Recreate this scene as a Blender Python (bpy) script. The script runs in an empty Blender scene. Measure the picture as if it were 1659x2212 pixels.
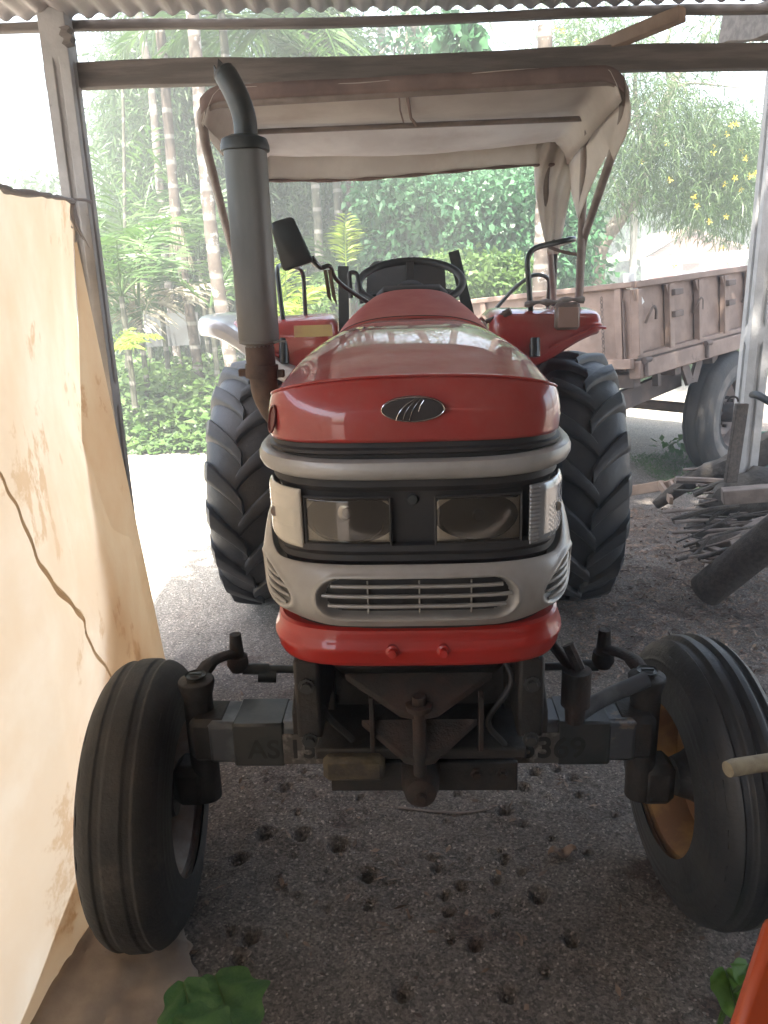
import bpy, math, random
import numpy as np
from mathutils import Vector, Matrix, Euler
random.seed(7); rng = np.random.default_rng(7)
R = math.radians
SC = bpy.context.scene
COL = SC.collection

# ------------------------------------------------------------------ camera
FPX, PITCH, ROLL, CAMH = 1660.0, R(16.2), R(1.8), 1.67
cd = bpy.data.cameras.new('camera'); cam = bpy.data.objects.new('camera', cd); COL.objects.link(cam)
cd.sensor_fit = 'VERTICAL'; cd.angle = 2*math.atan(1106/FPX); cd.clip_start = 0.02; cd.clip_end = 500
cam.matrix_world = Matrix.Translation((0, 0, CAMH)) @ Matrix.Rotation(math.pi/2-PITCH, 4, 'X') @ Matrix.Rotation(-ROLL, 4, 'Z')
SC.camera = cam
SC.render.resolution_x, SC.render.resolution_y = 768, 1024
# ------------------------------------------------------------------ light
SUN_K = (0.16, 0.46)                      # shadow shift per metre of height
w = bpy.data.worlds.new('World'); SC.world = w; w.use_nodes = True
nt = w.node_tree; bg = nt.nodes['Background']; sky = nt.nodes.new('ShaderNodeTexSky')
sky.sky_type = 'NISHITA'; sky.sun_disc = False
kl = math.hypot(*SUN_K); EL = math.atan(1/kl)
sky.sun_elevation = EL; sky.sun_rotation = math.atan2(-SUN_K[0], -SUN_K[1])
sky.dust_density = 5.0; sky.air_density = 1.2
nt.links.new(sky.outputs[0], bg.inputs[0]); bg.inputs[1].default_value = 0.15
sl = bpy.data.lights.new('sun', 'SUN'); so = bpy.data.objects.new('sun', sl); COL.objects.link(so)
sl.energy = 5.0; sl.angle = R(0.6); sl.color = (1.0, 0.95, 0.86)
so.rotation_euler = Vector((SUN_K[0], SUN_K[1], -1)).to_track_quat('-Z', 'Y').to_euler()
SC.view_settings.view_transform = 'Standard'; SC.view_settings.look = 'None'; SC.view_settings.gamma = 1
SC.view_settings.exposure = 2.7

# ------------------------------------------------------------------ helpers
def ray(x, y):
    u = x-829.5; v = 1106-y
    u0 = u*math.cos(ROLL)+v*math.sin(ROLL); v0 = -u*math.sin(ROLL)+v*math.cos(ROLL)
    return (u0, FPX*math.cos(PITCH)+v0*math.sin(PITCH), -FPX*math.sin(PITCH)+v0*math.cos(PITCH))
def at(x, y, Y):                          # a point of the photograph at a distance Y in front of the camera
    a = ray(x, y); t = Y/a[1]
    return Vector((a[0]*t, Y, CAMH+a[2]*t))
def gnd(x, y, z=0):
    a = ray(x, y); t = (z-CAMH)/a[2]
    return Vector((a[0]*t, a[1]*t, z))
def V(*a): return Vector(a)

class MB:
    def __init__(s): s.v = []; s.f = []
    def add(s, vs, fs):
        o = len(s.v); s.v += [tuple(p) for p in vs]; s.f += [tuple(i+o for i in f) for f in fs]; return s
    def box(s, c, d, rot=None, ch=0.0):
        h = [d[0]/2, d[1]/2, d[2]/2]; m = Euler(rot).to_matrix() if rot is not None and not isinstance(rot, Matrix) else rot
        ch = min(ch, min(h)*0.45); vs = []
        if ch <= 0:
            for k in (-1, 1):
                for j in (-1, 1):
                    for i in (-1, 1): vs.append(V(i*h[0], j*h[1], k*h[2]))
            fs = [(0,2,3,1),(4,5,7,6),(0,1,5,4),(2,6,7,3),(0,4,6,2),(1,3,7,5)]
        else:
            idx = {}
            for k in (-1, 1):
                for j in (-1, 1):
                    for i in (-1, 1):
                        for a in range(3):
                            p = [i*h[0], j*h[1], k*h[2]]
                            for b in range(3):
                                if b != a: p[b] -= (i, j, k)[b]*ch
                            idx[(i, j, k, a)] = len(vs); vs.append(V(*p))
            fs = []
            for a in range(3):
                b, c2 = (a+1) % 3, (a+2) % 3
                for sg in (-1, 1):
                    q = []
                    for (x1, y1) in ((-1,-1),(1,-1),(1,1),(-1,1)):
                        t = [0,0,0]; t[a] = sg; t[b] = x1; t[c2] = y1; q.append(idx[(*t, a)])
                    fs.append(q if sg > 0 else q[::-1])
                for s1 in (-1, 1):
                    for s2 in (-1, 1):
                        t0 = [0,0,0]; t0[b] = s1; t0[c2] = s2
                        ta = list(t0); ta[a] = -1; tb = list(t0); tb[a] = 1
                        fs.append((idx[(*ta, b)], idx[(*tb, b)], idx[(*tb, c2)], idx[(*ta, c2)]))
            for i in (-1, 1):
                for j in (-1, 1):
                    for k in (-1, 1): fs.append((idx[(i,j,k,0)], idx[(i,j,k,1)], idx[(i,j,k,2)]))
        if m is not None: vs = [m @ p for p in vs]
        return s.add([p+Vector(c) for p in vs], fs)
    def bar(s, a, b, w, h, up=(0, 0, 1), ch=0.0):
        a = Vector(a); b = Vector(b); d = b-a; L = d.length; d.normalize(); up = Vector(up)
        sx = d.cross(up).normalized(); uz = sx.cross(d)
        return s.box((a+b)/2, (w, L, h), Matrix((sx, d, uz)).transposed(), ch)
    def tube(s, path, r, n=12, cap=True, flat=1.0):
        path = [Vector(p) for p in path]; m = len(path)
        rs = r if isinstance(r, (list, tuple)) else [r]*m
        T = [(path[min(i+1, m-1)]-path[max(i-1, 0)]).normalized() for i in range(m)]
        up = V(0, 0, 1) if abs(T[0].z) < 0.9 else V(1, 0, 0)
        N = T[0].cross(up).normalized(); vs = []
        for i in range(m):
            if i: N = (N-T[i]*N.dot(T[i])).normalized()
            B = T[i].cross(N)
            for k in range(n):
                t = 2*math.pi*k/n; vs.append(path[i]+N*math.cos(t)*rs[i]+B*math.sin(t)*rs[i]*flat)
        fs = [(i*n+k, i*n+(k+1) % n, (i+1)*n+(k+1) % n, (i+1)*n+k) for i in range(m-1) for k in range(n)]
        if cap: fs += [tuple(range(n))[::-1], tuple((m-1)*n+k for k in range(n))]
        return s.add(vs, fs)
    def lathe(s, prof, c, ax='x', n=48, jit=None):      # prof: (axial, radius)
        vs = []
        for (a, r) in prof:
            for k in range(n):
                t = 2*math.pi*k/n; q = (a, r*math.cos(t), r*math.sin(t))
                p = {'x': q, 'y': (q[1], q[0], q[2]), 'z': (q[1], q[2], q[0])}[ax]
                vs.append(Vector(p)+Vector(c))
        m = len(prof)
        fs = [(i*n+k, i*n+(k+1) % n, (i+1)*n+(k+1) % n, (i+1)*n+k) for i in range(m-1) for k in range(n)]
        return s.add(vs, fs)
    def disc(s, c, r, ax='x', n=32):
        vs = []
        for k in range(n):
            t = 2*math.pi*k/n; q = (0, r*math.cos(t), r*math.sin(t))
            vs.append(Vector({'x': q, 'y': (q[1], q[0], q[2]), 'z': (q[1], q[2], q[0])}[ax])+Vector(c))
        return s.add(vs, [tuple(range(n))])
    def grid(s, f, nu, nv, closed=False, keep=None):
        vs = [f(i/(nu-1), j/(nv-1)) for i in range(nu) for j in range(nv)]
        fs = []
        for i in range(nu-1):
            for j in range(nv-1):
                if keep and not keep((i+.5)/(nu-1), (j+.5)/(nv-1)): continue
                fs.append((i*nv+j, (i+1)*nv+j, (i+1)*nv+j+1, i*nv+j+1))
        return s.add(vs, fs)
    def loft(s, secs, cap=True, closed=True):
        n = len(secs[0]); vs = [p for q in secs for p in q]; m = n if closed else n-1
        fs = [(i*n+k, i*n+(k+1) % n, (i+1)*n+(k+1) % n, (i+1)*n+k) for i in range(len(secs)-1) for k in range(m)]
        if cap: fs += [tuple(range(n))[::-1], tuple((len(secs)-1)*n+k for k in range(n))]
        return s.add(vs, fs)
    def prism(s, pts, a, b):              # pts polygon (3D) swept from offset a to offset b
        n = len(pts); a = Vector(a); b = Vector(b)
        vs = [Vector(p)+a for p in pts]+[Vector(p)+b for p in pts]
        return s.add(vs, [tuple(range(n))[::-1], tuple(range(n, 2*n))]+[(k, (k+1) % n, n+(k+1) % n, n+k) for k in range(n)])
    def build(s, name, mat, parent=None, smooth=True, solid=0, bevel=0, sub=0, fix=True, wn=False):
        me = bpy.data.meshes.new(name); me.from_pydata(s.v, [], s.f); me.update()
        if fix:
            import bmesh
            bm = bmesh.new(); bm.from_mesh(me)
            bmesh.ops.recalc_face_normals(bm, faces=bm.faces); bm.to_mesh(me); bm.free()
        o = bpy.data.objects.new(name, me); COL.objects.link(o)
        if mat: me.materials.append(mat)
        if smooth:
            me.polygons.foreach_set('use_smooth', [True]*len(me.polygons))
            me.set_sharp_from_angle(angle=R(38))
        if sub: md = o.modifiers.new('s', 'SUBSURF'); md.levels = md.render_levels = sub
        if solid: md = o.modifiers.new('t', 'SOLIDIFY'); md.thickness = solid; md.offset = 0
        if bevel:
            md = o.modifiers.new('b', 'BEVEL'); md.width = bevel; md.segments = 2; md.limit_method = 'ANGLE'; md.angle_limit = R(40)
        if parent: o.parent = parent
        return o
def tag(o, label=None, cat=None, group=None, kind=None):
    if label: o['label'] = label
    if cat: o['category'] = cat
    if group: o['group'] = group
    if kind: o['kind'] = kind
    return o
def empty(name, loc=(0, 0, 0), rz=0, label=None, cat=None, group=None):
    o = bpy.data.objects.new(name, None); COL.objects.link(o); o.location = loc; o.rotation_euler = (0, 0, rz)
    return tag(o, label, cat, group)
def arc(c, r, a0, a1, n, ax1, ax2):
    c = Vector(c); ax1 = Vector(ax1); ax2 = Vector(ax2)
    return [c+ax1*r*math.cos(a0+(a1-a0)*i/n)+ax2*r*math.sin(a0+(a1-a0)*i/n) for i in range(n+1)]
def smooth_path(pts, k=6):
    pts = [Vector(p) for p in pts]; out = []
    P = [pts[0]*2-pts[1]]+pts+[pts[-1]*2-pts[-2]]
    for i in range(1, len(P)-2):
        for j in range(k):
            t = j/k; a, b, c, d = P[i-1], P[i], P[i+1], P[i+2]
            out.append(0.5*((2*b)+(c-a)*t+(2*a-5*b+4*c-d)*t*t+(3*b-a-3*c+d)*t**3))
    out.append(pts[-1]); return out
def bent(pts, r, k=5):                    # polyline with rounded corners
    pts = [Vector(p) for p in pts]; out = [pts[0]]
    for i in range(1, len(pts)-1):
        a = (pts[i-1]-pts[i]); b = (pts[i+1]-pts[i]); rr = min(r, a.length*.45, b.length*.45)
        p0 = pts[i]+a.normalized()*rr; p1 = pts[i]+b.normalized()*rr
        for j in range(k+1):
            t = j/k; out.append(p0*(1-t)**2+pts[i]*2*t*(1-t)+p1*t*t)
    out.append(pts[-1]); return out

# value noise in numpy
_T = rng.random((64, 64))
def vnoise(x, y):
    x = np.asarray(x, float); y = np.asarray(y, float)
    xi = np.floor(x).astype(int); yi = np.floor(y).astype(int); fx = x-xi; fy = y-yi
    fx = fx*fx*(3-2*fx); fy = fy*fy*(3-2*fy)
    g = lambda a, b: _T[a % 64, b % 64]
    return (g(xi, yi)*(1-fx)+g(xi+1, yi)*fx)*(1-fy)+(g(xi, yi+1)*(1-fx)+g(xi+1, yi+1)*fx)*fy-.5
def fbm(x, y, o=4):
    s = 0; a = 1
    for k in range(o): s = s+a*vnoise(x*2**k+17*k, y*2**k+5*k); a *= .5
    return s
def sstep(a, b, x):
    t = min(1, max(0, (x-a)/(b-a))); return t*t*(3-2*t)

# ------------------------------------------------------------------ materials
def mat(name, c1, c2=None, rough=0.6, metal=0.0, scale=8.0, detail=6, lo=.4, hi=.6, bump=0.0, bscale=40.0, coat=0.0,
        rvar=0.0, trans=0.0, dust=None, dustamt=0.0, spots=None, spotscale=6, spotthr=.62, stretch=None, spec=0.5):
    m = bpy.data.materials.new(name); m.use_nodes = True; n = m.node_tree.nodes; l = m.node_tree.links
    p = n['Principled BSDF']; out = n['Material Output']
    tc = n.new('ShaderNodeTexCoord'); src = tc.outputs['Object']
    if stretch:
        mp = n.new('ShaderNodeMapping'); mp.inputs['Scale'].default_value = stretch; l.new(src, mp.inputs[0]); src = mp.outputs[0]
    def noise(sc, det=6, r=.6):
        t = n.new('ShaderNodeTexNoise'); t.inputs['Scale'].default_value = sc; t.inputs['Detail'].default_value = det
        t.inputs['Roughness'].default_value = r; l.new(src, t.inputs['Vector']); return t.outputs['Fac']
    def ramp(f, a, b):
        t = n.new('ShaderNodeMapRange'); t.inputs['From Min'].default_value = a; t.inputs['From Max'].default_value = b
        l.new(f, t.inputs['Value']); return t.outputs[0]
    def mix(f, a, b):
        t = n.new('ShaderNodeMix'); t.data_type = 'RGBA'
        if f is not None: l.new(f, t.inputs['Factor'])
        for k, q in ((6, a), (7, b)):
            if isinstance(q, tuple): t.inputs[k].default_value = (*q, 1)
            else: l.new(q, t.inputs[k])
        return t.outputs[2]
    col = c1
    if c2 is not None: col = mix(ramp(noise(scale, detail), lo, hi), c1, c2)
    if spots is not None: col = mix(ramp(noise(spotscale, 8, .7), spotthr, spotthr+.04), col, spots)
    if dust is not None:
        col = mix(ramp(noise(3.1, 8, .7), .75-dustamt, 1.1-dustamt*.5), col, dust)
    if isinstance(col, tuple): p.inputs['Base Color'].default_value = (*col, 1)
    else: l.new(col, p.inputs['Base Color'])
    p.inputs['Metallic'].default_value = metal; p.inputs['Roughness'].default_value = rough
    p.inputs['Specular IOR Level'].default_value = spec
    if rvar:
        t = n.new('ShaderNodeMapRange'); t.inputs['To Min'].default_value = rough; t.inputs['To Max'].default_value = min(1, rough+rvar)
        t.inputs['From Min'].default_value = .35; t.inputs['From Max'].default_value = .65
        l.new(noise(scale*1.7, 7), t.inputs['Value']); l.new(t.outputs[0], p.inputs['Roughness'])
    if coat: p.inputs['Coat Weight'].default_value = coat; p.inputs['Coat Roughness'].default_value = 0.03
    if bump:
        b = n.new('ShaderNodeBump'); b.inputs['Strength'].default_value = bump; b.inputs['Distance'].default_value = 0.02
        l.new(noise(bscale, 8, .65), b.inputs['Height']); l.new(b.outputs[0], p.inputs['Normal'])
    if trans:
        t = n.new('ShaderNodeBsdfTranslucent'); mx = n.new('ShaderNodeMixShader'); mx.inputs[0].default_value = trans
        if isinstance(col, tuple): t.inputs[0].default_value = (*col, 1)
        else: l.new(col, t.inputs[0])
        l.new(p.outputs[0], mx.inputs[1]); l.new(t.outputs[0], mx.inputs[2]); l.new(mx.outputs[0], out.inputs[0])
    return m
M = {}
M['red'] = mat('red_paint', (.31, .024, .021), (.37, .034, .027), .28, scale=4, coat=1.0, dust=(.36, .15, .12), dustamt=.3, rvar=.16, bump=.012, bscale=6, spots=(.36, .10, .08), spotscale=16, spotthr=.68)
M['redtop'] = mat('dusty_red_paint', (.34, .028, .024), (.37, .055, .045), .34, scale=5, coat=.75, dust=(.44, .20, .17), dustamt=.30, rvar=.2, bump=.02, bscale=5, spec=.3, spots=(.42, .20, .16), spotscale=13, spotthr=.66)
M['redcowl'] = mat('matt_dusty_red', (.36, .05, .04), (.42, .10, .08), .62, scale=5, dust=(.42, .2, .17), dustamt=.2)
M['redbump'] = mat('red_bumper_paint', (.45, .02, .014), (.40, .03, .02), .4, scale=4, coat=.6, bump=.02, bscale=30)
M['silver'] = mat('silver_paint', (.42, .405, .385), (.34, .325, .305), .42, .25, scale=6, coat=.3, bump=.02, bscale=60, dust=(.25, .2, .15), dustamt=.22, spots=(.24, .21, .18), spotscale=15, spotthr=.69)
M['silverlight'] = mat('pale_silver_paint', (.62, .63, .64), (.55, .55, .56), .3, .2, scale=6, coat=.7)
M['black'] = mat('black_plastic', (.022, .021, .022), (.035, .03, .028), .55, scale=9, bump=.06, bscale=90)
M['blackmet'] = mat('black_grimy_iron', (.018, .016, .015), (.036, .028, .023), .6, .1, scale=14, bump=.3, bscale=35, dust=(.055, .042, .034), dustamt=.2)
M['rustmet'] = mat('rusty_iron', (.045, .026, .02), (.024, .02, .018), .75, .1, scale=18, bump=.35, bscale=50)
M['axle'] = mat('worn_grey_axle_paint', (.075, .08, .09), (.16, .17, .18), .42, .2, scale=12, lo=.5, hi=.72, bump=.08, bscale=30, spots=(.20, .16, .13), spotscale=9, spotthr=.62)
M['rubber'] = mat('tyre_rubber', (.020, .020, .021), (.034, .032, .030), .66, scale=5, bump=.3, bscale=45, dust=(.085, .07, .06), dustamt=.32, spots=(.06, .052, .046), spotscale=9, spotthr=.6)
M['rubbergrey'] = mat('dusty_tyre_rubber', (.026, .027, .030), (.046, .045, .046), .48, scale=4, bump=.18, bscale=40, dust=(.075, .068, .062), dustamt=.3)
M['rimgrey'] = mat('grey_rim_paint', (.30, .27, .24), (.2, .14, .11), .5, scale=9, bump=.1)
M['rimyellow'] = mat('yellow_brown_rim', (.42, .24, .08), (.22, .11, .05), .5, scale=7, bump=.1)
M['muffler'] = mat('heat_greyed_steel', (.13, .135, .13), (.19, .19, .185), .5, .45, scale=7, rvar=.15, bump=.03, stretch=(1, 1, .3))
M['darkmet'] = mat('dark_steel', (.035, .04, .04), (.06, .06, .058), .45, .3, scale=12, bump=.05)
M['elbow'] = mat('brown_burnt_pipe', (.13, .085, .065), (.07, .05, .045), .6, .2, scale=13, bump=.15)
M['fabric'] = mat('dirty_canvas', (.72, .68, .63), (.62, .575, .53), .9, scale=3.5, bump=.2, bscale=10, trans=.45, dust=(.48, .39, .33), dustamt=.2)
M['fabricred'] = mat('faded_brown_hem', (.27, .20, .18), (.19, .14, .13), .9, scale=6, bump=.1, trans=.15)
M['pipe'] = mat('grey_brown_frame_tube', (.26, .22, .20), (.18, .15, .135), .55, scale=10, bump=.05)
M['black_tube'] = mat('black_tube', (.03, .033, .034), None, .3, .3, coat=.3)
M['chrome'] = mat('tarnished_chrome', (.55, .54, .53), None, .18, 1.0)
M['emb'] = mat('dark_emblem', (.10, .09, .09), None, .3, .6)
M['reflector'] = mat('lamp_reflector', (.85, .79, .68), (.62, .56, .46), .28, .15, scale=9, bump=.2, bscale=9)
M['lamplit'] = mat('frosted_lens_lit_side', (.62, .56, .46), (.5, .46, .38), .25, .1, scale=3, coat=.8)  # warm pale tone puts the light from the left into the lens colour
M['lampclear'] = mat('clear_ribbed_lens', (.40, .42, .43), (.3, .31, .32), .18, .4, scale=4, coat=1)
M['glass'] = None
gm = bpy.data.materials.new('lamp_glass'); gm.use_nodes = True; n_ = gm.node_tree.nodes; l_ = gm.node_tree.links
gl = n_.new('ShaderNodeBsdfGlossy'); gl.inputs['Roughness'].default_value = .06; tr = n_.new('ShaderNodeBsdfTransparent'); tr.inputs[0].default_value = (.82, .8, .76, 1)
fr = n_.new('ShaderNodeFresnel'); fr.inputs[0].default_value = 1.6; mx = n_.new('ShaderNodeMixShader')
df = n_.new('ShaderNodeBsdfDiffuse'); df.inputs[0].default_value = (.4, .34, .27, 1); mx2 = n_.new('ShaderNodeMixShader'); mx2.inputs[0].default_value = .07
l_.new(fr.outputs[0], mx.inputs[0]); l_.new(tr.outputs[0], mx2.inputs[1]); l_.new(df.outputs[0], mx2.inputs[2]); l_.new(mx2.outputs[0], mx.inputs[1]); l_.new(gl.outputs[0], mx.inputs[2])
l_.new(mx.outputs[0], n_['Material Output'].inputs[0]); M['glass'] = gm
M['concrete'] = mat('cast_concrete_post', (.42, .41, .40), (.34, .33, .32), .9, scale=7, bump=.18, bscale=50, spots=(.22, .2, .19), spotscale=14, spotthr=.66)
M['wallm'] = mat('dark_wall_sheet', (.10, .075, .06), (.06, .045, .04), .7, scale=3)  # kept dark so the added walls bounce little light
M['beam'] = mat('weathered_beam_wood', (.20, .175, .16), (.13, .115, .105), .85, scale=6, bump=.2, bscale=20, stretch=(.6, 6, 6))
M['rafter'] = mat('brown_rafter_wood', (.34, .25, .19), (.24, .17, .13), .85, scale=6, bump=.2, bscale=20)
M['tin'] = mat('galvanised_roof_sheet', (.46, .42, .41), (.36, .32, .31), .55, .15, scale=2.4, bump=.03, spots=(.28, .2, .17), spotscale=4, spotthr=.68)
M['wood'] = mat('old_dark_wood', (.11, .09, .075), (.065, .052, .045), .9, scale=9, bump=.35, bscale=24, stretch=(5, 5, 5))
M['woodpale'] = mat('greyed_plank_wood', (.25, .20, .17), (.17, .135, .115), .9, scale=9, bump=.25, bscale=30)
M['bark'] = mat('rough_log_bark', (.10, .085, .07), (.05, .042, .036), .95, scale=12, bump=.8, bscale=22)
M['trailer'] = mat('faded_salmon_trailer_paint', (.30, .215, .175), (.22, .155, .125), .7, scale=5, bump=.1, bscale=18, spots=(.17, .12, .10), spotscale=7, spotthr=.63, dust=(.34, .28, .24), dustamt=.2)
M['traildk'] = mat('brown_chassis_paint', (.17, .125, .105), (.11, .085, .075), .75, scale=7, bump=.15)
M['tyretan'] = mat('muddy_tyre_wall', (.17, .15, .135), (.10, .095, .09), .85, scale=7, bump=.15)
M['white'] = mat('white_paint', (.78, .78, .76), (.7, .7, .68), .7, scale=4)
M['brick'] = None
M['orange'] = mat('orange_paint', (.55, .085, .012), (.50, .07, .012), .42, scale=3, coat=.3, bump=.02)
M['greenplastic'] = mat('dark_green_sheet', (.03, .085, .06), (.05, .11, .085), .45, scale=5, bump=.1)
M['greysheet'] = mat('rusty_fence_tin', (.12, .13, .13), (.09, .09, .09), .6, .2, scale=4)
M['palepole'] = mat('pale_yellow_handle', (.42, .36, .24), (.30, .25, .17), .7, scale=20, bump=.1)
def brickmat():
    m = bpy.data.materials.new('brickwork'); m.use_nodes = True; n = m.node_tree.nodes; l = m.node_tree.links
    tc = n.new('ShaderNodeTexCoord'); sp = n.new('ShaderNodeSeparateXYZ'); cb = n.new('ShaderNodeCombineXYZ'); b = n.new('ShaderNodeTexBrick')
    l.new(tc.outputs['Object'], sp.inputs[0]); l.new(sp.outputs[0], cb.inputs[0]); l.new(sp.outputs[2], cb.inputs[1]); l.new(cb.outputs[0], b.inputs[0])
    b.inputs['Scale'].default_value = 4; b.inputs['Color1'].default_value = (.26, .12, .09, 1); b.inputs['Color2'].default_value = (.20, .09, .07, 1); b.inputs['Mortar'].default_value = (.28, .24, .21, 1)
    l.new(b.outputs[0], n['Principled BSDF'].inputs['Base Color']); n['Principled BSDF'].inputs['Roughness'].default_value = .9; return m
M['brick'] = brickmat()
def trunkmat(name, base, lich, ring=True, thr=.56):
    m = mat(name, base, tuple(c*.65 for c in base), .9, scale=9, bump=.3, bscale=30, spots=lich, spotscale=7, spotthr=thr)
    if ring:
        n = m.node_tree.nodes; l = m.node_tree.links; p = n['Principled BSDF']
        wv = n.new('ShaderNodeTexWave'); wv.bands_direction = 'Z'; wv.inputs['Scale'].default_value = 1.1; wv.inputs['Distortion'].default_value = 1.5
        tc = n.new('ShaderNodeTexCoord'); l.new(tc.outputs['Object'], wv.inputs[0])
        mr = n.new('ShaderNodeMapRange'); mr.inputs['From Min'].default_value = .88; mr.inputs['From Max'].default_value = .97; l.new(wv.outputs['Fac'], mr.inputs[0])
        src = p.inputs['Base Color'].links[0].from_socket; mxx = n.new('ShaderNodeMix'); mxx.data_type = 'RGBA'
        l.new(mr.outputs[0], mxx.inputs[0]); l.new(src, mxx.inputs[6]); mxx.inputs[7].default_value = (.22, .205, .18, 1); l.new(mxx.outputs[2], p.inputs['Base Color'])
    return m
M['areca'] = trunkmat('areca_bark', (.10, .077, .06), (.26, .26, .23), thr=.6)
M['arecag'] = trunkmat('greenish_areca_bark', (.10, .10, .07), (.27, .28, .24), thr=.62)
M['paletrunk'] = trunkmat('pale_lichen_bark', (.13, .105, .085), (.30, .29, .265), thr=.54)
M['yellowbark'] = trunkmat('smooth_grey_bark', (.27, .23, .19), (.42, .42, .38), ring=False, thr=.60)
def leafmat(name, a, b, tr=.4, sc=1.2, rough=.45, lo=.35, hi=.65):
    return mat(name, a, b, rough, scale=sc, detail=8, lo=lo, hi=hi, trans=tr)
M['leafbamboo'] = leafmat('bamboo_leaves', (0.037, 0.088, 0.024), (0.082, 0.143, 0.048), .4, 2.2)
M['leafdark'] = leafmat('deep_green_leaves', (.03, .085, .035), (.06, .14, .05), .3, 1.5)
M['leafvine'] = leafmat('vine_leaves', (.035, .12, .05), (.075, .19, .08), .35, 1.8)
M['leafbright'] = leafmat('bright_green_leaves', (0.082, 0.163, 0.041), (0.136, 0.218, 0.061), .45, 3)
M['leafground'] = leafmat('ground_leaves', (0.061, 0.136, 0.041), (0.129, 0.204, 0.082), .35, 4)
M['leafpalm'] = leafmat('palm_leaflets', (0.048, 0.109, 0.027), (0.095, 0.170, 0.041), .4, 2)
M['leafyellow'] = leafmat('yellow_green_leaflets', (.30, .38, .05), (.22, .34, .05), .5, 3)
M['leafdead'] = leafmat('dry_palm_leaflets', (.32, .28, .20), (.22, .19, .13), .25, 3)
M['leafthin'] = leafmat('narrow_pale_leaves', (0.061, 0.116, 0.041), (0.102, 0.163, 0.061), .45, 3)
M['flower'] = mat('yellow_petals', (.80, .62, .05), None, .6, trans=.3)
M['leafnear'] = mat('young_squash_leaf', (.045, .14, .04), (.09, .21, .06), .5, scale=22, bump=.4, bscale=45, trans=.35)
M['leafsmall'] = mat('young_bright_leaf', (.13, .30, .05), (.18, .36, .07), .5, scale=22, bump=.3, bscale=60, trans=.4)
M['litter'] = mat('dry_leaf_litter', (.30, .21, .155), (.10, .066, .05), .9, scale=9)
M['pebble'] = mat('pebble_stone', (.34, .31, .285), (.12, .105, .095), .85, scale=30)
M['tarp'] = mat('yellowed_tarpaulin', (.73, .635, .50), (.67, .54, .39), .5, scale=1.9, bump=.12, bscale=4, trans=.55, spots=(.56, .40, .25), spotscale=2.6, spotthr=.585, dust=(.64, .48, .32), dustamt=.3)
M['tarpdark'] = mat('tarpaulin_seam', (.66, .53, .38), (.56, .43, .3), .6, trans=.6)
M['tarpgrey'] = mat('grey_tarpaulin_hem', (.45, .42, .42), (.36, .34, .34), .7, scale=5, trans=.25)
M['skirt'] = mat('dirty_tarpaulin_skirt', (.44, .36, .29), (.34, .27, .22), .7, scale=6, bump=.15, spots=(.2, .13, .09), spotscale=7, spotthr=.66, trans=.15)
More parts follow.
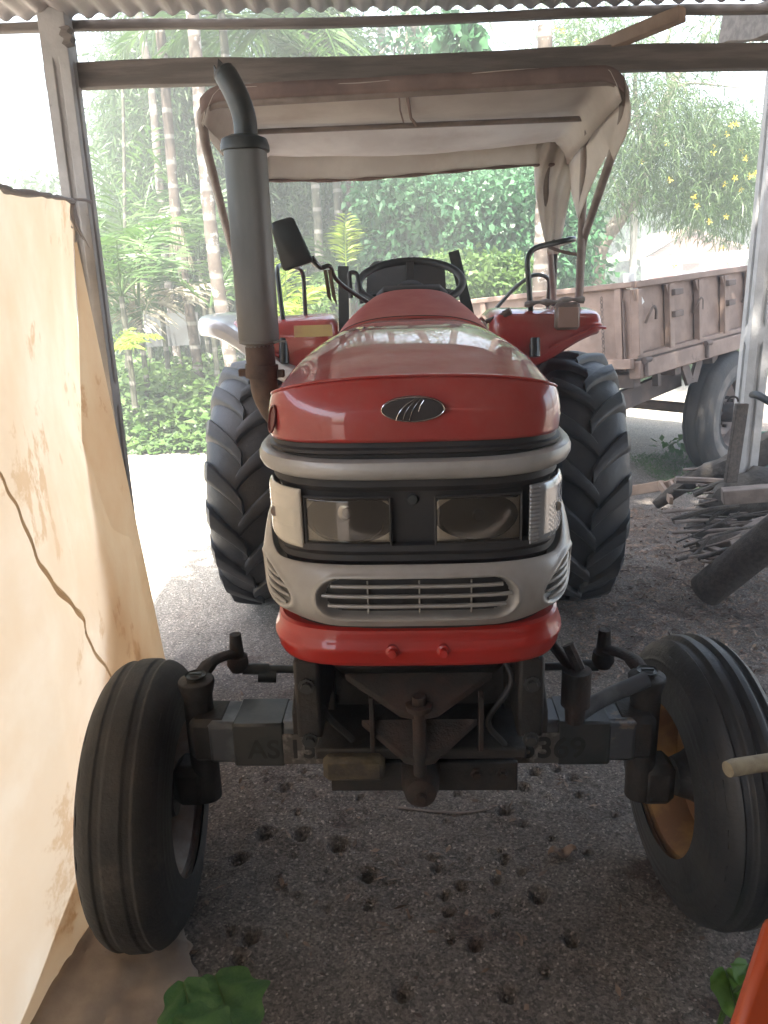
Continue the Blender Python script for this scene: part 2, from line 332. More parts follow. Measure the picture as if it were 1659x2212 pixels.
def groundmat():
    m = mat('sandy_soil', (.165, .138, .118), (.225, .192, .165), .95, scale=2.3, bump=.0, spots=(.12, .085, .07), spotscale=1.7, spotthr=.56)
    n = m.node_tree.nodes; l = m.node_tree.links; p = n['Principled BSDF']; tc = n.new('ShaderNodeTexCoord')
    # pale yard sand, laid along the shadow edge to paint the sun in
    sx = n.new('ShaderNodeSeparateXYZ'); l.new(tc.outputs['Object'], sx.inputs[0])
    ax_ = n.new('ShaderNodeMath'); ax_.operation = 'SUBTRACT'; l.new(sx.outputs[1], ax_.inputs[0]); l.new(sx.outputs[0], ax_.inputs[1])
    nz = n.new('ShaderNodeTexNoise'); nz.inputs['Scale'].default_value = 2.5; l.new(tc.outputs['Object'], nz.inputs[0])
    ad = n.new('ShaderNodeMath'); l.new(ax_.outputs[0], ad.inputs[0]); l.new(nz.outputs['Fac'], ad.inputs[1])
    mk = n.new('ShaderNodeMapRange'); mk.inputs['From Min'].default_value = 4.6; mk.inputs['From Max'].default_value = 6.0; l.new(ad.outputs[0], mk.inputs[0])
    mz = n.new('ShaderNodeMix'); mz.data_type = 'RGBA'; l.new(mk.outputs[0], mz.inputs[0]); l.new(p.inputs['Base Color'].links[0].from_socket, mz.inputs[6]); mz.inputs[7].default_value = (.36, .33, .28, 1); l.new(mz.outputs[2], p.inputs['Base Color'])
    t = n.new('ShaderNodeTexNoise'); t.inputs['Scale'].default_value = 95; t.inputs['Detail'].default_value = 8; t.inputs['Roughness'].default_value = .85; l.new(tc.outputs['Object'], t.inputs[0])
    mr = n.new('ShaderNodeMapRange'); mr.inputs['From Min'].default_value = .35; mr.inputs['From Max'].default_value = .72; mr.inputs['To Min'].default_value = .4; mr.inputs['To Max'].default_value = 1.65; l.new(t.outputs['Fac'], mr.inputs[0])
    src = p.inputs['Base Color'].links[0].from_socket; vm = n.new('ShaderNodeVectorMath'); vm.operation = 'SCALE'
    vo = n.new('ShaderNodeTexVoronoi'); vo.inputs['Scale'].default_value = 150; l.new(tc.outputs['Object'], vo.inputs[0])
    bw = n.new('ShaderNodeSeparateColor'); l.new(vo.outputs['Color'], bw.inputs[0]); m2 = n.new('ShaderNodeMapRange'); m2.inputs['From Min'].default_value = 0; m2.inputs['To Min'].default_value = .55; m2.inputs['To Max'].default_value = 1.45; l.new(bw.outputs[0], m2.inputs[0])
    m3 = n.new('ShaderNodeMapRange'); m3.inputs['From Min'].default_value = .93; m3.inputs['From Max'].default_value = .97; m3.inputs['To Min'].default_value = 0; m3.inputs['To Max'].default_value = 1.2; l.new(bw.outputs[1], m3.inputs[0])
    sm = n.new('ShaderNodeMath'); l.new(m2.outputs[0], sm.inputs[0]); l.new(m3.outputs[0], sm.inputs[1]); ml = n.new('ShaderNodeMath'); ml.operation = 'MULTIPLY'; l.new(sm.outputs[0], ml.inputs[0]); l.new(mr.outputs[0], ml.inputs[1])
    l.new(src, vm.inputs[0]); l.new(ml.outputs[0], vm.inputs['Scale']); l.new(vm.outputs[0], p.inputs['Base Color'])
    t2 = n.new('ShaderNodeTexNoise'); t2.inputs['Scale'].default_value = 60; t2.inputs['Detail'].default_value = 9; t2.inputs['Roughness'].default_value = .75; l.new(tc.outputs['Object'], t2.inputs[0])
    b = n.new('ShaderNodeBump'); b.inputs['Strength'].default_value = .8; b.inputs['Distance'].default_value = .02; l.new(t2.outputs['Fac'], b.inputs['Height']); l.new(b.outputs[0], p.inputs['Normal'])
    return m
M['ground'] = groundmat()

# ------------------------------------------------------------------ ground
PITS = [(570,1808,26),(648,1812,26),(730,1835,28),(512,1866,24),(635,1852,10),(612,1708,22),(655,1672,12),(640,1757,14),(795,1902,24),(798,1965,20),(708,1890,10),(737,1907,8),(705,1972,14),
 (497,2027,18),(537,2042,26),(515,2085,22),(870,2165,26),(776,1728,12),(963,1778,8),(932,1860,14),(946,1882,16),(1155,1672,20),(1237,1683,16),(1200,1665,16),(1130,1705,18),(1090,1762,22),(1128,1785,12),
 (1190,1818,12),(1090,1865,18),(1130,1892,14),(1075,1910,20),(1165,1947,26),(1075,1985,12),(998,1925,18),(962,1945,16),(968,1980,16),(975,2040,18),(1028,2055,22),(1012,1862,12),(1240,2045,26),(1100,2162,24),
 (985,1722,10),(918,1712,10),(1250,1720,14),(1330,1765,10),(860,2010,10),(900,2070,10),(1180,2110,18),(640,1945,12),(600,1900,10),(1080,1845,12),(1270,1850,12)]
def build_ground():
    xs = np.concatenate([-1.35-np.cumsum(.03*1.12**np.arange(60))[::-1], np.arange(-1.35, 2.3, .011), 2.3+np.cumsum(.03*1.12**np.arange(60))])
    ys = np.concatenate([[-40, -12, -6, -3, -1.5, -.5, .2, .5, .7], np.arange(.8, 3.3, .011), np.arange(3.3, 9.5, .04), 9.5+np.cumsum(.06*1.13**np.arange(42))])
    X, Y = np.meshgrid(xs, ys, indexing='ij')
    Z = .022*fbm(X*.9, Y*.9)+.010*fbm(X*5, Y*5, 3)+.009*fbm(X*26, Y*26, 3)+.012*np.clip(fbm(X*11+7, Y*11, 2)-.22, 0, 1)
    near = np.clip((3.6-Y)/.6, 0, 1)
    for (x, y, s) in PITS:
        g = gnd(x, y); dep = math.hypot(g.x, g.y); r = s*1.0*math.hypot(dep, CAMH)/FPX
        r *= .84; d = np.sqrt((X-g.x)**2+(Y-g.y-.4*r)**2)
        d = d*(1+.05*np.sin(2*np.arctan2(Y-g.y, X-g.x)+x))
        Z += -r*1.35*np.clip(1-d/r, 0, 1)**1.0 + r*.16*np.exp(-((d-r*1.15)/(r*.4))**2)
    Z = np.where(Y > 12, Z*np.exp(-(Y-12)*.2)+0, Z)
    nx, ny = X.shape; V3 = np.stack([X, Y, Z], -1).reshape(-1, 3)
    i = np.arange(nx*ny).reshape(nx, ny); F = np.stack([i[:-1, :-1], i[1:, :-1], i[1:, 1:], i[:-1, 1:]], -1).reshape(-1, 4)
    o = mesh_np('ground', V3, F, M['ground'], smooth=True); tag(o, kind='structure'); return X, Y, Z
def mesh_np(name, V3, F, m, smooth=False, parent=None):
    me = bpy.data.meshes.new(name); nv, nf = len(V3), len(F); k = F.shape[1]
    me.vertices.add(nv); me.vertices.foreach_set('co', np.ascontiguousarray(V3, np.float32).ravel())
    me.loops.add(nf*k); me.loops.foreach_set('vertex_index', np.ascontiguousarray(F, np.int32).ravel())
    me.polygons.add(nf); me.polygons.foreach_set('loop_start', np.arange(0, nf*k, k, dtype=np.int32)); me.polygons.foreach_set('loop_total', np.full(nf, k, np.int32))
    if smooth: me.polygons.foreach_set('use_smooth', np.ones(nf, bool))
    me.update(calc_edges=True); me.materials.append(m)
    o = bpy.data.objects.new(name, me); COL.objects.link(o)
    if parent: o.parent = parent
    return o
build_ground()

def unit(a): return a/np.maximum(1e-9, np.linalg.norm(a, axis=-1, keepdims=True))
def leaf_arrays(P, D, L, W, N=None, droop=0.0):
    n = len(P); D = unit(D)
    if N is None: N = rng.normal(size=(n, 3)); N[:, 2] += .8
    S = unit(np.cross(D, N)); U = np.cross(S, D)
    L = np.broadcast_to(L, n)[:, None]; W = np.broadcast_to(W, n)[:, None]
    a = P; b = P+D*L*.45+S*W*.5+U*W*.12; t = P+D*L-np.array([0, 0, 1])*L*droop; c = P+D*L*.45-S*W*.5+U*W*.12
    V3 = np.stack([a, b, t, c], 1).reshape(-1, 3); F = np.arange(4*n).reshape(n, 4)
    return V3, F
def cat(parts):
    Vs, Fs, o = [], [], 0
    for v, f in parts: Vs.append(v); Fs.append(f+o); o += len(v)
    return np.concatenate(Vs), np.concatenate(Fs)
def clumps(centers, radii, n_per, L, W, droopdir=-.3, flat=.8, droop=.1):
    """leaf clumps: leaves spread in uneven blobs round the given centres"""
    parts = []
    for c, r, n in zip(centers, radii, n_per):
        q = unit(rng.normal(size=(n, 3)))*rng.random((n, 1))**.45*r; q[:, 2] *= flat
        D = unit(q)+rng.normal(size=(n, 3))*.7; D[:, 2] += droopdir
        parts.append(leaf_arrays(np.array(c)+q, D, L*rng.uniform(.6, 1.3, n), W*rng.uniform(.7, 1.2, n), droop=droop))
    return cat(parts)
def px_clumps(boxes, Y0, Y1, per_area, r, n, seed=0):
    """clump centres spread over regions of the wood, given by what they cover, at distances between Y0 and Y1"""
    cs = []
    for (x0, y0, x1, y1, dens) in boxes:
        k = max(1, int((x1-x0)*(y1-y0)/per_area*dens))
        for _ in range(k):
            cs.append(at(rng.uniform(x0, x1), rng.uniform(y0, y1), rng.uniform(Y0, Y1)))
    return [tuple(c) for c in cs], [r*random.uniform(.6, 1.4) for _ in cs], [int(n*random.uniform(.6, 1.3)) for _ in cs]

# ------------------------------------------------------------------ shed
def at_e(n): pass
# left post: precast concrete with a long groove in each face
def post(name, X, Y, w, z1, label, groove=True):
    m = MB(); h = w/2; g = w*.13; d = w*.14
    zs = [0, .18, .2, z1*.46, z1*.47, z1*.50, z1*.51, z1*.93, z1*.94, z1]
    secs = []
    for z in zs:
        on = groove and ((.2 <= z <= z1*.465) or (z1*.505 <= z <= z1*.935))
        dd = d if on else 0.0
        ring = []
        for q in range(4):
            c, s = [(1, 0), (0, 1), (-1, 0), (0, -1)][q]
            for (a, b) in ((-h, -h), (-g, -h), (-g*.7, -h+dd), (g*.7, -h+dd), (g, -h)):
                ring.append(V(X+a*c-b*s, Y+a*s+b*c, z))
        secs.append(ring)
    m.loft(secs); return tag(m.build(name, M['concrete'], bevel=.004), label, 'post')
pL = (at(165, 619, 3.1).x+at(211, 619, 3.1).x)/2-.005
post('shed_post', pL, 3.15, .095, 2.66, 'grooved grey concrete shed post that the yellow tarpaulin is tied to')
post('shed_post', 2.215, 4.6, .125, 2.78, 'grey concrete post at the right edge in front of the trailer wheel')
post('shed_post', 2.05, 3.17, .10, 2.66, 'grey concrete post carrying the right end of the roof beams')
def beam(a, b, w, h, m, label, name='roof_beam', cat_='beam', n=40, wob=.006):
    a = Vector(a); b = Vector(b); mb = MB(); d = (b-a).normalized(); sx = d.cross(V(0, 0, 1)).normalized(); up = sx.cross(d)
    secs = []
    for i in range(n+1):
        c = a.lerp(b, i/n)+up*wob*math.sin(i*.31)
        e = [wob*.6*float(vnoise(i*.6+q*9.3, q*3.1)) for q in range(4)]
        secs.append([c+sx*(-w/2)+up*(-h/2+e[0]), c+sx*(w/2)+up*(-h/2+e[1]), c+sx*(w/2)+up*(h/2+e[2]), c+sx*(-w/2)+up*(h/2+e[3])])
    mb.loft(secs); return tag(mb.build(name, m, smooth=False, bevel=.004), label, cat_)
beam((-1.20, 3.20, 2.457), (2.15, 3.20, 2.455), .05, .085, M['beam'], 'lower grey wooden beam crossing behind the exhaust tip and canopy')
beam((-1.55, 3.20, 2.621), (2.45, 3.20, 2.604), .032, .030, M['beam'], 'upper thin beam directly under the corrugated roof edge')
beam(at(1275, 112, 3.27), at(1475, 30, 3.0), .05, .045, M['rafter'], 'diagonal brown brace between the upper and lower beams at right', 'roof_brace', 'brace', 6, .0015)
beam(at(1575, 62, 3.9), at(1790, 10, 3.3), .09, .13, M['beam'], 'dark rafter end poking in at the top right corner', 'rafter', 'rafter')
beam(at(140, 60, 3.08), at(152, 98, 3.08), .04, .03, M['beam'], 'small wooden cleat beside the top of the tarpaulin post', 'post_cleat', 'cleat')
# corrugated roof
def roof():
    m = MB(); p = .076
    x0, x1, y0, y1 = -1.75, 3.2, -2.6, 3.17; nx = int((x1-x0)/p*8)
    def f(u, v):
        x = x0+(x1-x0)*u; y = y0+(y1-y0)*v
        return V(x, y+.012*math.sin(x*3.1), 2.640+.009*math.sin(2*math.pi*x/p)+(y1-y)*.035-.006*(x))
    m.grid(f, nx, 8)
    t = empty('tin_roof', (0, 0, 0), 0, 'corrugated metal roof whose scalloped edge runs along the top', 'roof')
    m.build('roof_sheet', M['tin'], t, solid=.0012)
    for y in (2.1, .9, -.3, -1.5, -2.4):
        MB().box((.7, y, 2.585+(3.17-y)*.035), (4.9, .05, .06)).build('purlin', M['beam'], t)
roof()
# unseen walls behind and right of the camera, added to keep the shed dark
def tinwall(a, b, z1, label):
    a = Vector(a); b = Vector(b); L = (b-a).length; d = (b-a)/L; nrm = V(-d.y, d.x, 0)
    m = MB(); m.grid(lambda u, v: a+d*L*u+nrm*.009*math.sin(2*math.pi*L*u/.076)+V(0, 0, .02+(z1-.02)*v), int(L/.076*8), 2)
    return tag(m.build('shade_wall', M['wallm'], solid=.0012), label, 'wall')
tinwall((-1.3, -2.3, 0), (3.1, -2.3, 0), 3.1, 'corrugated metal wall added unseen at the back to darken the shed')
tinwall((2.6, -2.2, 0), (2.6, 1.2, 0), 2.75, 'corrugated metal wall added unseen at the right to darken the shed')

# ------------------------------------------------------------------ tarpaulin
def tarpaulin():
    E_ = [(155,437,3.06),(157,480,3.07),(159,537,3.08),(165,663,3.08),(173,775,3.08),(194,870,3.08),(219,933,3.08),(244,1013,3.09),(267,1080,3.10),(290,1140,3.04),(318,1260,3.04),(350,1400,3.04),(372,1500,3.04)]
    P = [at(*e) for e in E_][::-1]; P[0].z = .015
    def edge(t):
        z = t*P[-1].z
        for a, b in zip(P, P[1:]):
            if a.z <= z <= b.z or b is P[-1]:
                k = min(1, max(0, (z-a.z)/max(1e-6, b.z-a.z))); return a.lerp(b, k)
    def f(u, v):                       # u from the post towards the camera, v up
        e = edge(v); ztop = 1.985-.13*sstep(0, .5, u)-.045*math.sin(math.pi*min(1, u*3.2))*(1-u)**2
        Yn = -.9; y = e.y+(Yn-e.y)*u
        xb = -.835-.185*(y-1.7) if y > 1.7 else -.835+.13*(y-1.7)
        k = 1-(1-min(1, u/.55))**2.2; bulge = .02*math.sin(v*3.1)
        if y > 1.7: xb = -.835+(e.x+.835)*(y-1.7)/(e.y-1.7)
        x = xb+bulge*k + .016*float(fbm(y*1.9+3, v*2.3, 3))*k + .02*math.sin(v*9+y*2.2)*.25*k
        z = (e.z*(1-k)+v*ztop*k)
        if v > .93: x += .02*math.sin(y*11)*(v-.93)/.07*k
        # fold
        zf = 1.15-.55*((3.0-y)/2.0 if y < 3.0 else 0)
        return V(x, y, z)
    t = empty('tarpaulin', (-1.1, 3.1, 0), 0, 'large yellowed tarpaulin hung as a side wall on the left', 'tarpaulin')
    M_inv = t.matrix_world
    off = V(1.1, -3.1, 0)
    m = MB(); m.grid(lambda u, v: f(u, v)+off, 150, 80); m.build('sheet', M['tarp'], t)
    # rolled grey hem along the top
    hp = [f(u/60, 1)+off+V(.006, 0, .0) for u in range(61)]
    MB().tube(hp, [.010+.003*math.sin(i*1.7)+.004*(i > 6)*abs(math.sin(i*.35)) for i in range(61)], 10, flat=.7).build('hem', M['tarpgrey'], t)
    # knot and loose tails at the post
    k = at(158, 440, 3.05)+off; m = MB()
    for j in range(7):
        e0 = k+V(random.uniform(-.03, .02), random.uniform(-.02, .01), .01)
        e1 = k+V(random.uniform(-.01, .05), random.uniform(-.03, 0), -random.uniform(.08, .17))
        m.tube(smooth_path([e0, e0.lerp(e1, .5)+V(random.uniform(-.02, .02), -.015, 0), e1], 4), [.011, .012, .01, .009, .012, .008, .006, .005, .003], 6, flat=.5)
    m.tube(arc(at(158, 435, 3.1)+off, .062, 0, 2*math.pi, 18, (1, 0, 0), (0, 1, 0)), .006, 6)
    m.build('knot', M['tarpgrey'], t)
    # raised seam running down the sheet
    pts = []
    for (x, y) in ((-12, 1005), (18, 1060), (45, 1120), (75, 1200), (110, 1262), (150, 1315), (172, 1345), (195, 1380), (222, 1425), (250, 1465)):
        best = None
        for i in range(0, 140):
            q = f(i/140*1.0, 0.5)
            a = ray(x, y); tt = q.y/a[1]; p = Vector((a[0]*tt, q.y, CAMH+a[2]*tt))
            g = f(i/140, min(1, max(0, p.z/1.9))); d = abs(g.x-p.x)
            if best is None or d < best[0]: best = (d, g)
        pts.append(best[1]+off+V(.004, 0, 0))
    sp_ = smooth_path(pts, 6); m = MB(); m.grid(lambda u, v: sp_[round(u*(len(sp_)-1))]+V(.004+.005*(1-abs(2*v-1)), .004*math.sin(u*50), (v-.5)*(.012+.016*math.sin(math.pi*u)+.004*math.sin(u*31))), len(sp_), 5); m.build('seam', M['tarpdark'], t)
    # skirt lying on the floor
    def g(u, v):
        y = 3.0-2.6*u; xb = -.835-.185*(y-1.7) if y > 1.7 else -.835+.13*(y-1.7)
        wd = .10+.22*sstep(.35, .55, u)+.03*math.sin(u*23)
        x = xb+.004+wd*v+.05*v*float(vnoise(u*40, 3.3)+.6*vnoise(u*90, 1.1)); z = .012+.05*abs(float(vnoise(u*14, v*5)))*(1-abs(v-.4))+.02*abs(float(vnoise(u*40, v*9)))+.02*(1-v)**3
        if v > .92: z = .012
        return V(x, y, max(.012, z))+off
    MB().grid(g, 240, 24).build('floor_skirt', M['skirt'], t, solid=.002)
tarpaulin()

# ------------------------------------------------------------------ tractor
TR = empty('tractor', (.075, 1.757, 0), -math.atan(.045), 'red and silver farm tractor parked nose forward under the shed', 'tractor')
def se_plan(w, d, yc, p, t):             # t 0..1 left to right round the nose
    a = math.pi*(1-t); c, s = math.cos(a), math.sin(a)
    return V(w*math.copysign(abs(c)**(2/p), c), yc-d*abs(s)**(2/p), 0)
PL = dict(w=.287, d=.22, yc=-.167, p=3.6)
def plan_xy(x, off=0, **k):
    q = dict(PL, **k); w_ = q['w']+off; d_ = q['d']+off
    x = max(-w_*.9999, min(w_*.9999, x)); return V(x, q['yc']-d_*(1-abs(x/w_)**q['p'])**(1/q['p']), 0)
# uniform-in-arc parameter table, with straight sides running back
def belt_table(yb=.25, n=161, **k):
    q = dict(PL, **k); pts = [se_plan(q['w'], q['d'], q['yc'], q['p'], i/400) for i in range(401)]
    pts = [V(-q['w'], yb, 0)]+pts+[V(q['w'], yb, 0)]
    L = [0]
    for a, b in zip(pts, pts[1:]): L.append(L[-1]+(b-a).length)
    out = []; j = 0
    for i in range(n):
        s = L[-1]*i/(n-1)
        while j < len(L)-2 and L[j+1] < s: j += 1
        out.append(pts[j].lerp(pts[j+1], (s-L[j])/max(1e-9, L[j+1]-L[j])))
    nr = []
    for i in range(n):
        d = (out[min(n-1, i+1)]-out[max(0, i-1)]).normalized(); nr.append(V(d.y, -d.x, 0))
    if nr[n//2].y > 0: nr = [-q_ for q_ in nr]
    return out, nr
def belt(prof, name, m, parent, yb=.25, n=161, solid=0, zf=None, **k):
    P_, N_ = belt_table(yb, n, **k); mb = MB(); nv = len(prof)
    def f(u, v):
        i = round(u*(n-1)); j = round(v*(nv-1)); o, z = prof[j]
        if zf: z = zf(P_[i], z)
        return P_[i]+N_[i]*o+V(0, 0, z)
    mb.grid(f, n, nv); return mb.build(name, m, parent, solid=solid)
# nose: red front panel, dark gap, silver strip, dark lamp band, silver bumper, red bumper
def hood_section(y, w_, zt, h, n=40, zb=1.30, p=3.0):
    pts = [V(-w_, y, zb)]
    for i in range(n+1):
        a = math.pi*(1-i/n); c, s = math.cos(a), math.sin(a)
        pts.append(V(w_*math.copysign(abs(c)**(2/p), c), y, zt-h+h*abs(s)**(2/p)))
    pts.append(V(w_, y, zb)); return pts
# hood: the crease over the front panel and the crowned top share one set of points
PT, NT = belt_table(.60, 241)
XM = .284
def wfac(y): return 1-.125*max(0, (y+.15)/.80)**1.4
def crown(r, H, p): return H*max(0, 1-r**p)**(1/p)
ZE = 1.461
def crease_pt(k):
    q = PT[k]; N_ = NT[k]; p = q-N_*.030*abs(N_.y)**2-N_*.007
    r = min(1, abs(p.x)/XM) if q.y < -.165 else 1
    return V(p.x*(wfac(q.y) if q.y > -.15 else 1), p.y, ZE+crown(r, .056, 2.4))
NOSE = [k for k in range(241) if PT[k].y < -.160]
def top_pt(k, s_):
    c = crease_pt(k); q = PT[k]; r = min(1, abs(q.x)/.287)
    y = c.y+(.655-c.y)*s_
    H = .056+.062*math.sin(min(1, s_*1.4)*math.pi/2); p = 2.4+.7*sstep(.02, .35, s_)
    x = c.x*(1-.125*(s_**1.9)) 
    bead = .0035*math.exp(-((s_-.012)/.008)**2)
    return V(x, y, ZE+crown(r, H, p)+bead*0)
sts = [0, .006, .015, .03, .05, .08, .12, .17, .23, .3, .38, .47, .57, .68, .8, .9, 1.0]
m = MB(); m.loft([[top_pt(k, s_) for k in NOSE] for s_ in sts], cap=False, closed=False); hood = m.build('hood', M['redtop'], TR, solid=.002)
m = MB()
def ff(u, v):
    k = round(u*240); c = crease_pt(k); q = PT[k]; N_ = NT[k]; f_ = wfac(q.y) if q.y > -.15 else 1
    b = V(q.x*f_, q.y, 1.402)-N_*.001
    t = v; p = c.lerp(b, t); bl = .012*math.sin(math.pi*t**.8)*abs(N_.y)+.003*math.sin(math.pi*t)
    p = p+N_*bl; p.z = c.z+(1.402-c.z)*v
    if v == 0: p = c+V(0, 0, -.0005)
    return p
m.grid(ff, 241, 16); fp = m.build('front_panel', M['red'], hood, solid=.0015)
m = MB(); m.tube([crease_pt(k)+NT[k]*.0005+V(0, 0, .0005) for k in range(0, 241, 2)], .0028, 8); m.build('hood_rim', M['redtop'], hood)
belt([(-.045, 1.408), (-.006, 1.402), (-.004, 1.392), (.002, 1.388), (.002, 1.382), (-.006, 1.378), (-.006, 1.36)], 'upper_seal', M['black'], TR)
belt([(-.01, 1.370), (.010, 1.372), (.020, 1.368), (.024, 1.359), (.024, 1.349), (.019, 1.339), (.010, 1.334), (-.012, 1.333)], 'silver_strip', M['silver'], TR, yb=-.08, zf=lambda p, z: z+.012*(abs(p.x)/.287)**4)
belt([(-.012, 1.335), (-.004, 1.330), (-.002, 1.318), (-.008, 1.308), (-.014, 1.306), (-.016, 1.15), (-.016, 1.02), (-.02, .95)], 'lamp_band', M['black'], TR, zf=lambda p, z: z+.008*(abs(p.x)/.287)**4)
belt([(-.012, 1.208), (.003, 1.205), (.006, 1.195), (.0, 1.186), (.002, 1.175), (-.01, 1.16)], 'lower_seal', M['black'], TR, zf=lambda p, z: z+.055*sstep(-.34, -.20, p.y))
# oval recess, its shade painted dark red, on left front corner
kk = min((k for k in NOSE if PT[k].x < 0), key=lambda k: abs(PT[k].x+.262)); qd = PT[kk]+NT[kk]*.0005; td = V(-NT[kk].y, NT[kk].x, 0)
m = MB(); rings = []
for (o_, sc_) in ((.0, 1.0), (.0025, .96), (.0025, .84), (-.004, .70), (-.006, .3)):
    rings.append([qd+NT[kk]*(o_+.004-.010*math.sin(a)*.5)+td*.016*sc_*math.cos(a)+V(0, 0, 1.440+.027*sc_*math.sin(a)) for a in [2*math.pi*k/28 for k in range(28)]])
m.loft(rings); m.build('corner_recess', mat('recess_shade_red', (.10, .012, .01), None, .4), hood)
# emblem
em = MB(); cz = 1.462; cy = -.384; cx = .0
for k in range(1):
    ring = [V(cx+.057*math.cos(a), cy-.006-.004*0, cz+.0225*math.sin(a)) for a in [2*math.pi*i/40 for i in range(40)]]
    back = [p+V(0, .02, 0) for p in ring]; top = [V(cx+(p.x-cx)*.93, p.y-.004, cz+(p.z-cz)*.90) for p in ring]
    em.loft([back, ring, top])
emb = em.build('emblem', M['emb'], hood)
m = MB(); m.tube([V(cx+.0560*math.cos(a), cy-.0085, cz+.0218*math.sin(a)) for a in [2*math.pi*i/48 for i in range(49)]], .0012, 6, cap=False)
for (x0, x1) in ((-.030, .006), (-.018, .010), (-.006, .016)):
    p0 = V(cx+x0, cy-.011, cz-.0190); p2 = V(cx+x1, cy-.011, cz+.0200); p1 = V(cx+x0+.004, cy-.012, cz+.004)
    pts = [p0*(1-t)**2+p1*2*t*(1-t)+p2*t*t for t in [i/10 for i in range(11)]]
    m.tube(pts, [.0026*(1-i/10)+.0006 for i in range(11)], 6, flat=.5)
m.tube([V(cx+.010, cy-.011, cz-.004), V(cx+.013, cy-.011, cz+.006), V(cx+.020, cy-.011, cz+.0165)], [.0006, .0012, .0006], 6)
m.build('emblem_ring', M['chrome'], emb)

# silver bumper with recessed oval grille and side vents
n_u, n_v = 561, 84
PB, NB = belt_table(.0, n_u)
SB = [0]
for a, b in zip(PB, PB[1:]): SB.append(SB[-1]+(b-a).length)
mid = SB[-1]/2
def bump_z(p, v):
    r = abs(p.x)/.287; up = sstep(-.335, -.175, p.y)
    zt = 1.170+.082*up; zb = 1.048+.020*sstep(.5, 1, r)
    return zb+(zt-zb)*v
def stad(s, z, cs, cz, hw, hh):          # signed distance to a stadium
    dx = max(0, abs(s-cs)-(hw-hh)); return math.hypot(dx, z-cz)-hh
def ellip(s, z, cs, cz, a, b, t):
    dx, dz = s-cs, z-cz; x = dx*math.cos(t)+dz*math.sin(t); y = -dx*math.sin(t)+dz*math.cos(t)
    return (math.hypot(x/a, y/b)-1)*min(a, b)
def recess(s, z):
    d = min(stad(s, z, 0, 1.107, .180, .038), ellip(s, z, .300, 1.116, .066, .037, .32), ellip(s, z, -.300, 1.116, .066, .037, -.32))
    return d
def bf(u, v):
    i = round(u*(n_u-1)); p = PB[i]; z = bump_z(p, v); s = SB[i]-mid
    o = .030*math.sin(math.pi*min(1, max(0, .06+v*.92)))**.45+.002
    d = recess(s, z); o -= .026*sstep(.005, -.006, d); o += .003*math.exp(-((d-.006)/.004)**2)
    return p+NB[i]*o+V(0, 0, z)
m = MB(); m.grid(bf, n_u, n_v); sb = m.build('silver_bumper', M['silver'], TR, solid=.003)
def inside(i, j, lim=-.006):
    u = (i+.5)/(n_u-1); ii = min(n_u-1, i); p = PB[ii]; z = bump_z(p, (j+.5)/(n_v-1)); return recess(SB[ii]-mid, z) < lim
for (lo_, hi_) in ((-.2, .2), (.21, .5), (-.5, -.21)):
    m = MB(); fs = []
    for i in range(n_u-1):
        for j in range(n_v-1):
            if inside(i, j) and lo_ < SB[i]-mid < hi_:
                q = [bf((i+a)/(n_u-1), (j+b)/(n_v-1))+NB[min(n_u-1, i+a)]*.003 for a, b in ((0, 0), (1, 0), (1, 1), (0, 1))]
                m.add(q, [(0, 1, 2, 3)])
    nm = 'grille' if lo_ == -.2 else 'side_vent'
    g_ = m.build(nm, M['black'], sb, fix=False)
    def sp(s, z, o):                     # point on the belt at arc s
        k = min(n_u-2, max(0, int((s+mid)/SB[-1]*(n_u-1)))); return PB[k].lerp(PB[k+1], .5)+NB[k]*o+V(0, 0, z)
    m = MB()
    if nm == 'grille':
        for (z, hw) in ((1.130, .160), (1.110, .176), (1.090, .166)):
            m.tube([sp(-hw+2*hw*i/30, z, .021) for i in range(31)], .0050, 8, flat=.8)
        for s in (-.092, .006, .102): m.tube([sp(s, 1.074, .016), sp(s, 1.140, .016)], .0018, 6)
    else:
        sg = 1 if lo_ > 0 else -1
        for k in range(4):
            t = (k-1.5)*.0165; z0 = 1.118+t
            s0, s1 = .238+.010*abs(k-1.5)+.014*(k > 2), .362-.010*abs(k-1.5)
            m.tube([sp(sg*(s0+(s1-s0)*i/14), z0+.026*(i/14)-.012, .020+.004*math.sin(math.pi*i/14)) for i in range(15)], [.0056*(.45+.55*math.sin(math.pi*(.1+.8*i/14))) for i in range(15)], 8, flat=.9)
    m.build('slat', M['silver'], g_)
# red bumper
belt([(-.05, 1.030), (-.008, 1.029), (-.002, 1.024), (-.001, 1.010), (.001, .998), (.008, .990), (.009, .983), (.005, .975), (.002, .958), (-.004, .947), (-.014, .942), (-.06, .941)], 'front_bumper', M['redbump'], TR, yb=-.12,
     zf=lambda p, z: z+.010*(abs(p.x)/.287)**4, w=.293, p=4.6, d=.21)
fb = [o for o in TR.children if o.name.startswith('front_bumper')][0]
for x in (-.05, .05):
    q = plan_xy(x, .0); m = MB(); m.lathe([(0, .0001), (0, .008), (.010, .009), (.012, .013), (.022, .013)], (x, q.y-.014, .985), 'y', 16); m.build('bolt', M['redbump'], fb)
m = MB(); q = plan_xy(0); m.lathe([(0, .0001), (0, .009), (.004, .011), (.02, .011)], (-.004, q.y+.004, 1.292), 'y', 20); m.build('lamp_stud', M['darkmet'], TR)
